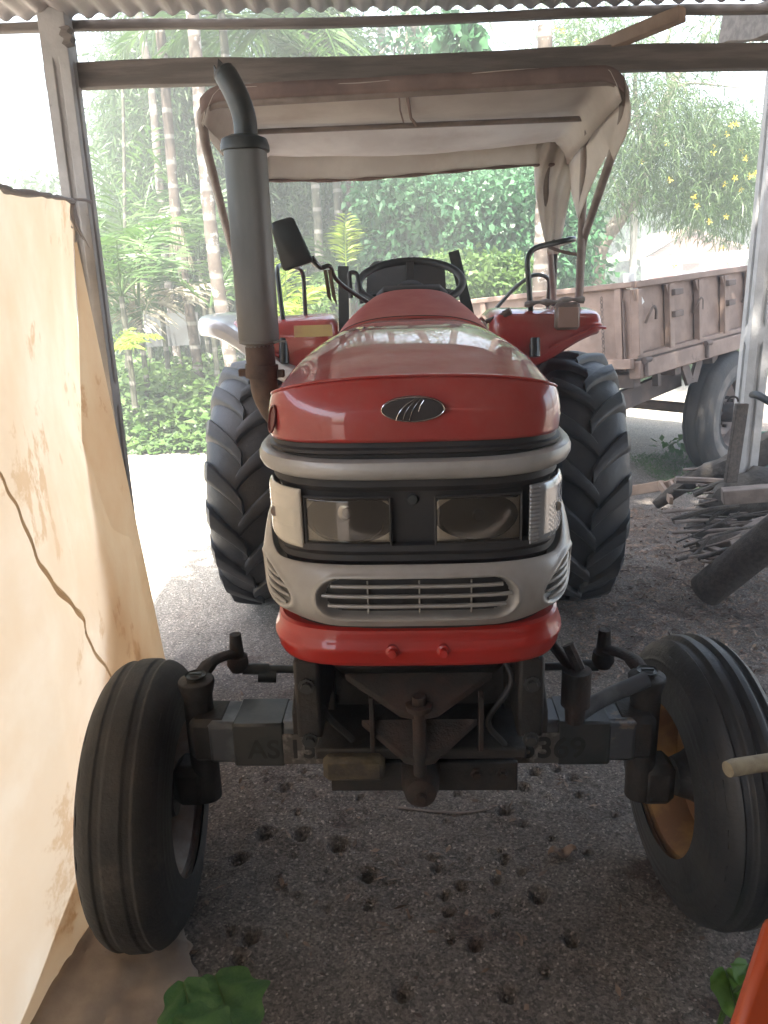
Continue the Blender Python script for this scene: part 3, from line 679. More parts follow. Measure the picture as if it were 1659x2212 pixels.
# headlights
def curved_panel(x0, x1, z0, z1, off, nx=24, nz=12, dish=0.0, zb=0):
    def f(u, v):
        x = x0+(x1-x0)*u; q = plan_xy(x); 
        q2 = plan_xy(x+.002 if x < 0 else x-.002)
        d = ((u-.5)**2*4*(1 if True else 0)+(v-.5)**2*4)
        return V(x, q.y-off+dish*math.exp(-d*1.3), z0+(z1-z0)*v+zb*abs(x))
    return f
def headlight(x0, x1, lab, deep):
    h = MB(); f = curved_panel(x0, x1, 1.208, 1.296, -.010, dish=.030 if deep else .022); h.grid(f, 28, 18)
    hl = h.build('headlight', M['reflector'], TR, solid=.002); tag(hl, lab)
    m = MB(); g = curved_panel(x0, x1, 1.206, 1.298, .001); m.grid(g, 20, 10); m.build('lens', M['glass'], hl, solid=.0015)
    fr_ = [g(u, v) for (u, v) in [(i/14, 0) for i in range(15)]+[(1, i/8) for i in range(1, 9)]+[(1-i/14, 1) for i in range(1, 15)]+[(0, 1-i/8) for i in range(1, 9)]]
    MB().tube(fr_, .0028, 6, cap=False).build('lens_frame', M['black'], hl)
    c = (x0+x1)/2; q = plan_xy(c)
    m = MB(); m.lathe([(-.002, .0001), (-.002, .008), (.0, .010), (.004, .011), (.006, .019), (.010, .021), (.012, .015), (.016, .020), (.018, .026), (.024, .026)], (c, q.y+.010, 1.266 if deep else 1.258), 'y', 24)
    m.build('bulb', M['chrome'] if deep else M['darkmet'], hl)
    m = MB(); m.lathe([(0, .0001), (0, .009), (.002, .009)], (c, q.y+.0065, 1.266 if deep else 1.258), 'y', 20); m.build('bulb_cap', M['black'], hl)
    m = MB(); m.tube([g((i+.5)/12*.0+.5+.42*math.cos(math.pi*(1+i/12)), .46+.40*math.sin(math.pi*(1+i/12)))+V(0, .004, 0) for i in range(13)], .0012, 5); m.build('reflector_rib', M['chrome'], hl)
headlight(-.208, -.046, 'brighter headlamp with its round bulb shield showing', True)
headlight(.038, .198, 'dull brownish headlamp', False)
def side_lamp(sg, m_, lab):
    PS, NS = belt_table(.0, 161); S_ = [0]
    for a, b in zip(PS, PS[1:]): S_.append(S_[-1]+(b-a).length)
    md = S_[-1]/2
    def f(u, v):
        s = sg*(.216+(.345-.216)*u); k = min(159, max(0, int((s+md)/S_[-1]*160))); fr2 = (s+md)/S_[-1]*160-k
        p = PS[k].lerp(PS[k+1], fr2); N_ = NS[k]
        z = 1.196+(1.312-1.196)*v+.006*u; e = .007*min(1, 8*min(u, 1-u, v, 1-v))**.5
        rib = (.0011*math.sin(v*95) if u < .14 else (.0006*math.sin(v*75)*math.sin(u*75) if u > .35 and v < .62 else 0)) if sg > 0 else .0004*max(0, math.sin(v*22))**8
        return p+N_*(.002+e+rib)+V(0, 0, z)
    mb = MB(); mb.grid(f, 60, 90); o = mb.build('side_lamp', m_, TR, solid=.002); tag(o, lab)
    mb = MB(); c = f(.55, .5); mb.lathe([(0, .0001), (0, .010), (.012, .012)], (c.x, c.y-.0005, c.z), 'y', 16)
    mb.build('lamp_bulb', M['rimgrey'], o)
side_lamp(-1, M['lamplit'], 'frosted corner lamp with side light in its pale colour'); side_lamp(1, M['lampclear'], 'clear ribbed corner lamp')

# dash cowl behind the hood
secs = []
for i in range(15):
    t = i/14; y = .652+.40*t
    w_ = .252-.030*t-.060*t**2.2; zt = 1.582+.082*t**1.1; h = .105-.03*t
    secs.append(hood_section(y, w_, zt, h, zb=1.30, p=2.5))
secs.append([p+V(0, .02, -.012) for p in secs[-1]]); last = [V(p.x*.9, p.y+.004, p.z-.05) for p in secs[-1]]; secs.append(last)
m = MB(); m.loft(secs, cap=False, closed=False); cowl = m.build('dash_cowl', M['redcowl'], TR, solid=.003)
m = MB(); m.lathe([(0, .0001), (0, .007), (.003, .010), (.010, .011)][::-1], (.0, .79, 1.595), 'z', 16); m.build('lock', M['chrome'], cowl)
m = MB(); m.tube(bent([V(-.085, .73, 1.589), V(-.08, .80, 1.604), V(.08, .80, 1.604), V(.085, .73, 1.589)], .02), .0016, 6); m.build('lid_seam', M['black'], cowl)
m = MB(); m.tube([secs[1][i]+V(0, -.008, .0005) for i in range(3, len(secs[1])-3)], .0022, 6); m.build('cowl_seam', M['black'], cowl)
# engine / chassis body
m = MB(); m.box((0, .35, 1.10), (.40, 1.2, .50), ch=.03); m.box((0, 1.2, .80), (.36, 2.0, .50), ch=.04); m.box((0, 2.1, .85), (.46, .6, .6), ch=.05)
m.build('engine', M['blackmet'], TR)
m = MB(); m.box((0, -.1, .99), (.50, .36, .09), ch=.01); m.box((0, .0, 1.2), (.50, .2, .35)); m.build('radiator_frame', M['blackmet'], TR)
# front support casting
m = MB()
for s in (-1, 1):
    m.box((s*.236, -.12, .835), (.055, .38, .19), ch=.006); m.box((s*.236, .0, .70), (.055, .14, .10))
    m.prism([V(s*.262, -.30, .745), V(s*.262, -.30, .80), V(s*.262, -.12, .93), V(s*.262, .1, .93), V(s*.262, .1, .67)], (-.012, 0, 0), (.012, 0, 0))
m.box((0, -.02, .80), (.46, .05, .30)); m.box((0, -.16, .935), (.50, .30, .025)); m.box((0, -.10, .655), (.48, .28, .03), ch=.004)
sup = m.build('front_support', M['blackmet'], TR, bevel=.004)
for s in (-1, 1):
    for (z) in (.87, .74):
        m = MB(); m.lathe([(0, .0001), (0, .011), (.009, .012), (.009, .018), (.013, .018)], (s*.236, -.325, z), 'y', 8); m.build('bolt', M['darkmet'], sup)
# tow hitch: two V plates, pin, boss
m = MB()
for z, w_, c in ((.855, .155, 0), (.745, .125, 0)):
    m.prism([V(-w_, -.30, z+.03), V(w_, -.30, z+.03), V(w_*.25, -.352, z-.03), V(0, -.358, z-.034), V(-w_*.25, -.352, z-.03)], (0, 0, -.008), (0, 0, .008))
for x in (-.10, .13): m.box((x, -.315, .785), (.010, .03, .13))
hitch = m.build('tow_hitch', M['rustmet'], TR, bevel=.002)
m = MB(); m.tube([V(0, -.348, .68), V(0, -.348, .865)], .014, 16); m.lathe([(.0, .0001), (0, .026), (.012, .028), (.014, .018)], (0, -.348, .835), 'z', 20); m.build('hitch_pin', M['rustmet'], hitch)
m = MB(); m.lathe([(0, .0001), (0, .020), (.01, .034), (.04, .042), (.10, .045)], (0, -.32, .602), 'y', 28); m.lathe([(-.006, .0001), (-.006, .010), (.01, .012)], (0, -.325, .602), 'y', 12); m.build('pivot_boss', M['rustmet'], TR)
# yellowish block left of the boss
m = MB(); m.box((-.15, -.215, .628), (.14, .10, .062), ch=.012); m.build('grease_crusted_block', mat('ochre_grease', (.13, .10, .055), (.06, .05, .04), .7, scale=14, bump=.4), TR)
# lower plate
m = MB(); m.box((.008, -.205, .575), (.435, .012, .078), ch=.004); m.box((.008, -.17, .60), (.42, .07, .012)); m.build('lower_plate', M['blackmet'], TR, bevel=.002)
# axle beam
m = MB(); m.box((0, -.035, .590), (1.06, .125, .115), ch=.010); ax = m.build('axle_beam', M['axle'], TR, bevel=.004)
for s in (-1, 1): MB().box((s*.40, -.037, .589), (.13, .131, .121), ch=.006).build('axle_sleeve', M['darkmet'], ax)
def text(txt, size, loc, rot, m_, name, parent, ext=.0008, sx=1.0):
    cu = bpy.data.curves.new(name, 'FONT'); cu.body = txt; cu.size = size; cu.extrude = ext; cu.align_x = 'CENTER'; cu.align_y = 'CENTER'; cu.offset = size*.018
    o = bpy.data.objects.new(name, cu); COL.objects.link(o); dg = bpy.context.evaluated_depsgraph_get()
    me = bpy.data.meshes.new_from_object(o.evaluated_get(dg)); bpy.data.objects.remove(o)
    r = bpy.data.objects.new(name, me); COL.objects.link(r); me.materials.clear(); me.materials.append(m_); r.parent = parent
    r.location = loc; r.rotation_euler = rot; r.scale = (sx, 1, 1); return r
M['patch'] = mat('flaking_white_patch', (.10, .088, .08), (.26, .235, .21), .8, scale=34, lo=.5, hi=.66, bump=.2, bscale=60)
M['lettering'] = mat('faded_black_lettering', (.014, .014, .014), (.028, .026, .024), .7, scale=30)
m = MB(); m.box((-.32, -.0995, .578), (.25, .003, .084)); m.build('number_panel', M['patch'], ax)
m = MB(); m.box((.33, -.0995, .578), (.22, .003, .084)); m.build('number_panel', M['patch'], ax)
text('AS 15F', .072, (-.325, -.102, .577), (math.pi/2, 0, 0), M['lettering'], 'registration_lettering', ax)
text('3369', .080, (.325, -.102, .577), (math.pi/2, 0, 0), M['lettering'], 'registration_lettering', ax, sx=1.0)
# kingpins, knuckles, steering links
for s in (-1, 1):
    m = MB(); m.lathe([(.0, .0001), (0, .036), (.30, .037), (.335, .046), (.345, .045), (.352, .028), (.352, .0001)], (s*.566, -.02, .385), 'z', 28)
    m.box((s*.605, -.01, .43), (.09, .10, .12), ch=.02); m.box((s*.53, -.03, .59), (.10, .12, .12), ch=.015)
    kp = m.build('kingpin', M['blackmet'], TR, bevel=.002)
    m = MB(); m.lathe([(0, .0001), (0, .024), (.004, .026)][::-1], (s*.566, -.02, .741), 'z', 20); m.box((s*.566, -.02, .746), (.03, .006, .006)); m.build('kingpin_cap', M['darkmet'], kp)
    m = MB(); pth = [V(s*.566, .0, .72), V(s*.545, .07, .735), V(s*.50, .15, .72)]; m.tube(smooth_path(pth, 4), [.022]*4+[.018]*5, 10, flat=.7)
    m.tube([V(s*.50, .15, .69), V(s*.50, .15, .775)], [.022, .016], 12); m.lathe([(0, .0001), (0, .020), (.02, .030), (.045, .028), (.05, .0001)], (s*.50, .15, .665), 'z', 16)
    m.build('steering_arm', M['rustmet'], kp)
    m = MB(); m.tube([V(s*.49, .16, .665), V(s*.42, .175, .655)], .016, 12); m.tube([V(s*.45, .172, .64), V(s*.40, .178, .635)], .022, 12); m.tube([V(s*.42, .175, .655), V(s*.15, .19, .645)], .0115, 12)
    m.build('tie_rod', M['darkmet'], TR)
m = MB(); m.tube([V(.19, .20, .96), V(.36, -.12, .80)], .013, 12); m.tube([V(.368, -.13, .715), V(.368, -.13, .805)], [.034, .034], 18); m.tube([V(.375, -.13, .805), V(.35, -.11, .86)], .014, 8)
m.lathe([(0, .0001), (0, .022), (.05, .026)], (.368, -.13, .670), 'z', 16); cyl = m.build('steering_ram', M['rustmet'], TR)
MB().tube(smooth_path([V(.375, -.125, .685), V(.44, -.09, .705), V(.555, -.05, .735)], 4), .020, 12).build('ram_rod', M['axle'], cyl)

for (pp_, r_) in (([V(-.20, -.20, .93), V(-.24, -.22, .86), V(-.21, -.26, .78), V(-.15, -.25, .70)], .008), ([V(.16, -.22, .93), V(.20, -.26, .85), V(.15, -.27, .76), V(.19, -.24, .68)], .007),):
    MB().tube(smooth_path(pp_, 6), r_, 8).build('hose', M['black'], TR)
for x in (-.19, -.13, .13, .19):
    m = MB(); m.lathe([(0, .0001), (0, .009), (.008, .010), (.010, .015), (.02, .015)], (x, -.226, .585), 'y', 6); m.build('bolt', M['rustmet'], TR)
# wheels
def tyre_profile(R_, W_, rim, n=28, crown=.10):
    pts = []
    for i in range(n+1):
        t = i/n*math.pi*1.16-.08*math.pi
        c, s = math.cos(math.pi-t), math.sin(t)
        x = W_/2*math.copysign(abs(c)**.72, c); r = rim+(R_-rim)*max(-.05, s)**.62 if s > 0 else rim
        pts.append((x, r))
    return pts
def front_wheel(cx, cy, R_, W_, steer, rimm, lab, ribs, rubber):
    wh = empty('front_wheel', (cx, cy, R_)); wh.parent = TR; wh.rotation_euler = (0, 0, steer); tag(wh, lab)
    n = 96; m = MB(); rim = .205
    prof = []
    for i in range(141):
        a = math.pi*i/140; c, s = math.cos(math.pi-a), math.sin(a)
        x = W_/2*math.copysign(abs(c)**.75, c); r = rim+(R_-rim)*s**.55
        for g1 in (.24, .262, .285, .315): x += .0016*math.copysign(1, x)*math.exp(-((r-g1)/.004)**2)
        if abs(x) < W_*.44 and s > .6:
            for g0 in ribs:
                r -= (.013 if len(ribs) > 2 else .0045)*sstep(.014, .006, abs(x-g0*W_))
        prof.append((x, r))
    m.lathe(prof, (0, 0, 0), 'x', n)
    # scuffed shoulder: notches
    for k, v in enumerate(m.v):
        x, y, z = v; r = math.hypot(y, z)
        if r > R_*.90:
            a = math.atan2(z, y); sh = sstep(W_*.28, W_*.5, abs(x))
            d = -.008*sh*max(0, math.sin(a*22+(3 if x > 0 else 0)))**2+.003*float(fbm(a*3+5, x*20, 2))
            q = (r+d)/r; m.v[k] = (x, y*q, z*q)
    m.build('tyre', rubber, wh)
    m = MB(); w2 = W_*.40
    m.lathe([(-w2-.006, .214), (-w2-.010, .226), (-w2+.004, .228), (-w2+.008, .205), (-w2*.4, .180), (w2*.4, .180), (w2-.008, .205), (w2-.004, .228), (w2+.010, .226), (w2+.006, .214)], (0, 0, 0), 'x', 64)
    sgn = 1 if cx > 0 else -1; o = sgn*.02
    m.lathe([(o, .182), (o+sgn*.002, .15), (o+sgn*.03, .11), (o+sgn*.03, .0001)], (0, 0, 0), 'x', 48)
    rm = m.build('rim', rimm, wh)
    m = MB(); o = -sgn*.03
    m.lathe([(o-sgn*.04, .0001), (o-sgn*.04, .05), (o, .065), (0, .085), (sgn*.04, .085)], (0, 0, 0), 'x', 24)
    for k in range(6):
        a = k*math.pi/3; m.lathe([(0, .0001), (0, .010), (.02, .010)], (sgn*.02-.02, .10*math.cos(a), .10*math.sin(a)), 'x', 6)
    m.build('hub', M['blackmet'], wh)
ST = R(5)
front_wheel(-.728, -.005, .370, .205, ST, M['rimgrey'], 'worn smooth front wheel beside the tarpaulin', (-.15, .18), M['rubber'])
front_wheel(.752, .075, .378, .205, ST, M['rimyellow'], 'ribbed front wheel with a yellow brown rim', (-.22, .0, .22), M['rubbergrey'])

def rear_wheel(cx, lab):
    wh = empty('rear_wheel', (cx, 2.27, .676)); wh.scale = (1.05, 1.032, 1.032); wh.parent = TR; tag(wh, lab)
    W_, R_, rim = .37, .615, .36; m = MB()
    def rr(x):
        s = math.sqrt(max(0, 1-abs(2*x/W_)**2.6)); return rim+(R_-rim)*s**.6
    prof = []
    for i in range(41):
        a = math.pi*i/40; c, s = math.cos(math.pi-a), math.sin(a); x = W_/2*math.copysign(abs(c)**.75, c); prof.append((x, rim+(R_-rim)*s**.50))
    m.lathe(prof, (0, 0, 0), 'x', 80)
    NL = 18
    for sd in (-1, 1):
        for k in range(NL):
            a0 = 2*math.pi*(k+(.5 if sd > 0 else 0))/NL; secs = []
            for j in range(11):
                t = j/10; x = sd*(-.012+(.192)*t)
                dirn = -1; ang = a0+dirn*(.28-.30*t**.8)   # lug sweep
                wd = .066+.030*t; lh = .036
                if t < .86: rb = .604-.012*t*t
                else: rb = .595-(t-.86)/.14*.10
                ha = wd/2/R_
                rt = rb+lh*(1 if t < .9 else .8)-.012*t*t; x2 = x
                if t > .86: x2 = x+sd*.004
                def P(xx, r, an): return V(xx, -r*math.cos(an), r*math.sin(an))
                secs.append([P(x-sd*0, rb-.03, ang-ha*1.25), P(x2, rt-.010, ang-ha*1.0), P(x2, rt-.002, ang-ha*.78), P(x2, rt, ang-ha*.5), P(x2, rt, ang+ha*.5), P(x2, rt-.002, ang+ha*.78), P(x2, rt-.010, ang+ha*1.0), P(x-sd*0, rb-.03, ang+ha*1.25)])
            m.loft(secs)
    m.build('tyre', M['rubbergrey'], wh)
    m = MB(); w2 = .15; m.lathe([(-w2, .365), (-w2-.01, .378), (-w2+.01, .36), (-.08, .33), (.08, .33), (w2-.01, .36), (w2+.01, .378), (w2, .365)], (0, 0, 0), 'x', 64)
    m.lathe([(0, .33), (.02, .2), (0, .12), (0, .0001)], (0, 0, 0), 'x', 32); m.build('rim', M['silverlight'], wh)
rear_wheel(-.812, 'lugged rear wheel in front of the sunlit track'); rear_wheel(.812, 'lugged rear wheel beside the trailer')
m = MB(); m.tube([V(-.70, 2.27, .655), V(.70, 2.27, .655)], .085, 20); m.build('rear_axle', M['blackmet'], TR)

# exhaust
ex = empty('exhaust'); ex.parent = TR; tag(ex, 'tall grey upright exhaust')
bx_, by_ = -.396, .263
def sq_ring(cx, cy, z, a, b, p=3.2, n=40):
    out = []
    for k in range(n):
        t = 2*math.pi*k/n; c, s = math.cos(t), math.sin(t)
        out.append(V(cx+a*math.copysign(abs(c)**(2/p), c), cy+b*math.copysign(abs(s)**(2/p), s), z))
    return out
m = MB(); m.loft([sq_ring(bx_, by_, z, .050*k, .050*k) for (z, k) in ((1.548, .80), (1.552, .97), (1.56, 1), (1.75, 1.0), (1.995, 1.0), (2.02, .97))]); m.build('muffler', M['muffler'], ex)
m = MB(); m.loft([sq_ring(bx_, by_, z, .058*k, .058*k, 2.4) for (z, k) in ((1.998, .9), (2.000, 1), (2.012, 1.0), (2.026, .92), (2.034, .6))]); m.build('top_flange', M['darkmet'], ex)
m = MB(); m.loft([sq_ring(bx_, by_, z, a, a, 2) for (z, a) in ((1.505, .034), (1.54, .036), (1.545, .052), (1.552, .052))]); m.box((bx_+.058, by_-.03, 1.549), (.03, .03, .004)); m.build('bottom_flange', M['muffler'], ex)
tp = smooth_path([V(bx_+.004, by_, 2.02), V(bx_+.004, by_, 2.07), V(bx_-.008, by_+.0, 2.115), V(bx_-.030, by_+.01, 2.16), V(bx_-.043, by_+.015, 2.18)], 5)
m = MB(); m.tube(tp, [.027]*(len(tp)-3)+[.025, .026, .022], 20, cap=False); o = m.build('tail_pipe', M['darkmet'], ex, solid=.003)
# torn lip of the tail pipe
m = MB(); e = tp[-1]
m.prism([e+V(-.012, -.012, -.01), e+V(.018, -.012, -.012), e+V(.006, -.006, .012), e+V(-.008, -.004, .026)], (0, 0, 0), (0, .003, 0))
m.prism([e+V(-.022, .0, -.02), e+V(-.008, -.012, -.01), e+V(-.020, -.004, .012)], (0, 0, 0), (.002, .002, 0)); m.build('torn_lip', M['darkmet'], ex, smooth=False)
m = MB(); m.tube(smooth_path([V(bx_, by_, 1.55), V(bx_+.002, by_, 1.47), V(bx_+.012, by_, 1.40), V(bx_+.06, by_, 1.33), V(bx_+.14, by_, 1.30)], 6), .036, 20); m.tube([V(bx_, by_, 1.455), V(bx_+.002, by_, 1.49)], .043, 20); m.tube([V(bx_, by_, 1.49), V(bx_, by_, 1.535)], .038, 20)
m.box((bx_-.045, by_, 1.47), (.03, .02, .02), ch=.003); m.box((bx_+.045, by_, 1.465), (.03, .02, .02), ch=.003); m.build('elbow_pipe', M['elbow'], ex)

# mirror
mr = MB(); c4 = [V(-.450, .843, 1.883), V(-.373, .843, 1.902), V(-.313, .843, 1.760), V(-.416, .843, 1.731)]
cc = sum(c4, V(0, 0, 0))/4; ring = []
for i in range(4):
    a, b, c = c4[i-1], c4[i], c4[(i+1) % 4]
    for j in range(6):
        t = j/5; p0 = b+(a-b).normalized()*.018; p1 = b+(c-b).normalized()*.018; ring.append(p0*(1-t)**2+b*2*t*(1-t)+p1*t*t)
mr.loft([[cc+(p-cc)*.90+V(0, -.012, 0) for p in ring], [cc+(p-cc)*.98+V(0, -.008, 0) for p in ring], [p+V(0, .004, 0) for p in ring], [cc+(p-cc)*.97+V(0, .012, 0) for p in ring]])
mir = mr.build('mirror', M['black_tube'], TR)
m = MB(); m.tube(bent([V(-.320, .86, 1.775), V(-.300, .885, 1.738), V(-.268, .90, 1.752), V(-.262, .93, 1.715), V(-.235, .98, 1.682), V(-.15, 1.06, 1.62)], .03), .0075, 10)
m.tube([V(-.36, .86, 1.80), V(-.305, .87, 1.745)], .014, 10, flat=.6); m.build('mirror_arm', M['black_tube'], mir)
m = MB()
for k in range(2): m.prism([V(-.290+.014*k, .89, 1.735), V(-.278+.014*k, .89, 1.735), V(-.268+.018*k, .90, 1.63-.012*k), V(-.282+.016*k, .89, 1.65)], (0, 0, 0), (0, .003, 0))
m.build('cloth_strip', mat('old_rag_strip', (.16, .13, .09), None, .9, trans=.2), mir, smooth=False)

# steering wheel
sw = empty('steering_wheel', (-.006, 1.33, 1.690)); sw.parent = TR; sw.rotation_euler = (R(25), 0, 0)
m = MB(); nR, nr = 56, 12
for i in range(nR):
    pass
m.tube([V(.200*math.cos(2*math.pi*i/nR), .200*math.sin(2*math.pi*i/nR), 0) for i in range(nR+1)], .0145, 12, cap=False); m.build('rim', M['black'], sw)
m = MB(); m.lathe([(-.02, .05), (.0, .055), (.012, .04), (.016, .0001)][::-1], (0, 0, -.02), 'z', 24); m.tube([V(0, 0, -.03), V(0, -.12, -.22)], .026, 12); m.build('hub', M['black'], sw)
for a in (90, 210, 330):
    m = MB(); c, s = math.cos(R(a)), math.sin(R(a)); m.bar((.04*c, .04*s, -.015), (.192*c, .192*s, -.002), .030, .010, ch=.003); m.build('spoke', M['black'], sw)
# instrument binnacle & seat
m = MB(); m.box((.0, 1.16, 1.60), (.26, .14, .14), rot=(R(-20), 0, 0), ch=.03); m.build('instrument_pod', M['black'], TR)
seat = empty('seat', (-.03, 2.0, 1.0)); seat.parent = TR
m = MB(); m.loft([[V(x*(.20-.03*abs(q)), .16+.05*t-.03*(1-abs(x)), .62*t+.18) for x in [k/8-1 for k in range(17)]]+[V(x*(.20-.03*abs(q)), .22+.05*t, .62*t+.18) for x in [1-k/8 for k in range(17)]] for t, q in ((0, 0), (.3, 0), (.7, 0), (.92, .3), (.97, .8), (1.0, 1.6))]); m.build('backrest', M['black'], seat)
m = MB(); m.box((0, .0, .12), (.44, .42, .12), ch=.04); m.build('cushion', M['black'], seat)
for (a, b, lb) in ((V(-.318, 1.80, 1.22), V(-.306, 1.84, 1.772), 1), (V(.300, 1.80, 1.35), V(.186, 1.84, 1.820), 2)):
    m = MB(); m.bar(a, b, .048, .016, up=(1, 0, 0) if lb == 0 else (0, 1, 0), ch=.002); m.build('upright_bar', M['darkmet'], TR)
m = MB(); m.tube(bent([V(-.23, 1.25, 1.64), V(-.235, 1.27, 1.735), V(-.205, 1.27, 1.73), V(-.19, 1.24, 1.62)], .02), .008, 8); m.build('lever', M['black'], TR)

# fenders
def fender(sd, lab):
    """curved mudguard over the rear wheel"""
    fe = empty('fender'); fe.parent = TR; tag(fe, lab)
    # inner box part (red), rounded at the front
    m = MB()
    x0, x1 = .335, .850
    secs = []
    for i in range(27):
        u = i/26; x = x0+(x1-x0)*u
        e = min(1, min(u, 1-u)*9); rd = (1-(1-min(1, e))**2)**.5 if e < 1 else 1
        zt = 1.565-.045*(1-rd)-.012*u; yf = 1.72+.10*(1-rd)
        zb = 1.315 if u < .45 else 1.315+.135*sstep(.35, .98, u)
        prof = [V(sd*x, yf+.06, zb), V(sd*x, yf+.02, zb+.03), V(sd*x, yf, zb+.5*(zt-zb)), V(sd*x, yf+.006, zt-.05), V(sd*x, yf+.03, zt-.015), V(sd*x, yf+.08, zt), V(sd*x, yf+.35, zt+.01), V(sd*x, yf+.65, zt-.03), V(sd*x, yf+.95, zt-.20), V(sd*x, yf+1.1, zt-.42)]
        secs.append(prof)
    m.loft(secs, cap=False, closed=False)
    # inner side wall going down
    m.add([V(sd*x0, 1.80, 1.50), V(sd*x0, 2.4, 1.54), V(sd*x0, 2.8, 1.2), V(sd*x0, 2.8, .9), V(sd*x0, 1.70, .95), V(sd*x0, 1.74, 1.35)], [(0, 1, 2, 3, 4, 5)])
    shell = m.build('mudguard', M['red'], fe, solid=.004, sub=1)
    m = MB()
    m.tube([V(sd*x, 1.716+.02*(x > .80), zz) for (x, zz) in ((.60, 1.395), (.68, 1.430), (.75, 1.46), (.80, 1.482), (.845, 1.475))], .006, 8); m.build('edge_roll', M['red'], shell)
    # lamp on the fender
    if sd > 0:
        m = MB(); m.box((sd*.668, 1.70, 1.532), (.105, .05, .115), ch=.012); lp = m.build('fender_lamp', mat('dusty_lamp_housing', (.20, .15, .12), (.14, .10, .085), .6, scale=9), fe)
        m = MB(); m.box((sd*.668, 1.668, 1.528), (.088, .012, .085), ch=.004); m.build('lamp_lens', mat('dirty_pink_lens', (.34, .22, .18), (.27, .18, .14), .35, scale=5, coat=.6), lp)
        m = MB(); m.tube(smooth_path([V(.50, 1.80, 1.582), V(.56, 1.78, 1.592), (.62, 1.76, 1.590), V(.68, 1.74, 1.600), V(.745, 1.74, 1.596)], 4), [.018+.008*math.sin(k*1.3) for k in range(17)], 8, flat=.6); m.build('rag', mat('grey_rag', (.30, .27, .25), (.20, .17, .155), .9, scale=20, bump=.4), fe)
    # tall handrail loop
    s = sd
    if sd > 0:
        pth = bent([V(.537, 1.735, 1.38), V(.532, 1.80, 1.50), V(.500, 1.80, 1.815), V(.742, 1.90, 1.862), V(.700, 2.22, 1.845), V(.705, 2.25, 1.56)], .07)
        MB().tube(pth, .0125, 12).build('handrail', M['black_tube'], fe)
        MB().tube([V(.537, 1.718, 1.36), V(.537, 1.735, 1.44)], .024, 12).build('rail_socket', M['black_tube'], fe)
        MB().tube(bent([V(.36, 2.2, 1.50), V(.52, 2.30, 1.66), V(.62, 2.34, 1.72), V(.70, 2.36, 1.70), V(.70, 2.40, 1.55)], .05), .010, 10).build('rear_rail', M['black_tube'], fe)
    else:
        pth = bent([V(-.579, 1.735, 1.40), V(-.578, 1.78, 1.50), V(-.600, 1.80, 1.775), V(-.60, 1.95, 1.79), V(-.527, 2.14, 1.775), V(-.532, 2.16, 1.52)], .06)
        MB().tube(pth, .011, 12).build('handrail', M['black_tube'], fe)
        MB().tube([V(-.579, 1.715, 1.36), V(-.579, 1.74, 1.47)], .022, 12).build('rail_socket', M['black_tube'], fe)
        # silver outer flare
        m = MB(); secs = []
        for i in range(16):
            u = i/15; x = -.50-.46*u; zt = 1.335+.18*u**1.0 if u < .85 else 1.488+.010*(1-(u-.85)/.15)
            zc = 1.29+.045*0+.235*sstep(0, .9, u); th = .055*math.sin(math.pi*min(1, .15+u*.75))
            y0 = 1.66+.03*abs(u-.5)+.08*sstep(.85, 1, u)
            secs.append([V(x, y0+.04, zc-.045+.01), V(x, y0, zc-.03), V(x, y0-.004, zc+.01), V(x, y0+.02, zc+.035+th*.2), V(x, y0+.10, zc+.05+th*.2), V(x, y0+.55, zc+.05)])
        m.loft(secs, cap=False, closed=False); m.build('silver_flare', M['silverlight'], fe, solid=.006, sub=1)
        m = MB(); m.box((-.44, 1.712, 1.50), (.17, .004, .05)); m.build('yellow_sticker', mat('yellow_sticker', (.50, .38, .16), (.42, .25, .15), .6, scale=6), fe)
fender(-1, 'mudguard with a silver outer flare'); fender(1, 'all red mudguard with a lamp')
m = MB(); m.tube([V(.33, 1.80, 1.515), V(.41, 1.75, 1.55)], .010, 8); m.tube([V(.40, 1.75, 1.545), V(.43, 1.74, 1.56)], .016, 10); m.build('control_lever', M['elbow'], TR)

# canopy
cp = empty('canopy'); cp.parent = TR; tag(cp, 'sagging dirty canvas canopy on tube frame')
zF, zM, zB = 2.275, 2.262, 2.235
yF, yM, yB = .943, 1.46, 1.96
xL = lambda y: -.655-.03*(y-yF); xR = lambda y: .665+.03*(y-yF)
def hoop(y, z, r=.09, dx=0, low=.12):
    return bent([V(xL(y)-dx-.02, y, z-low), V(xL(y)-dx, y, z), V(xR(y)+dx, y, z+.012), V(xR(y)+dx+.02, y, z-low)], r, 8)
m = MB()
m.tube(bent([V(-.800, 1.95, 1.56), V(-.800, 1.90, 1.78), V(xL(yF)-.03, yF+.10, 2.16), V(xL(yF)-.01, yF, zF-.02), V(xR(yF)+.01, yF, zF), V(xR(yF)+.04, yF+.10, 2.18), V(.755, 1.86, 1.84), V(.768, 1.94, 1.585)], .09, 8), .0165, 12)
m.build('front_hoop', M['pipe'], cp)
m = MB(); m.tube([V(-.82, 2.02, 1.56), V(-.70, 1.75, 2.12), V(xL(yM), yM, zM-.04)], .014, 10); m.tube(bent([V(xL(yM)-.0, yM, zM-.05), V(xL(yM), yM, zM), V(xR(yM), yM, zM), V(xR(yM), yM, zM-.05)], .04), .010, 10); m.tube([V(xR(yM), yM, zM-.04), V(.700, 1.62, 2.20), V(.765, 1.94, 1.585)], .0165, 10); m.build('middle_hoop', M['pipe'], cp)
m = MB(); m.tube(bent([V(-.80, 2.2, 1.56), V(-.74, 2.02, 2.10), V(xL(yB), yB+.05, zB+.025), V(xR(yB)-.06, yB+.05, zB+.035), V(.60, 1.97, 2.12), V(.690, 2.16, 1.585)], .06), .0145, 10); m.build('rear_hoop', M['pipe'], cp)
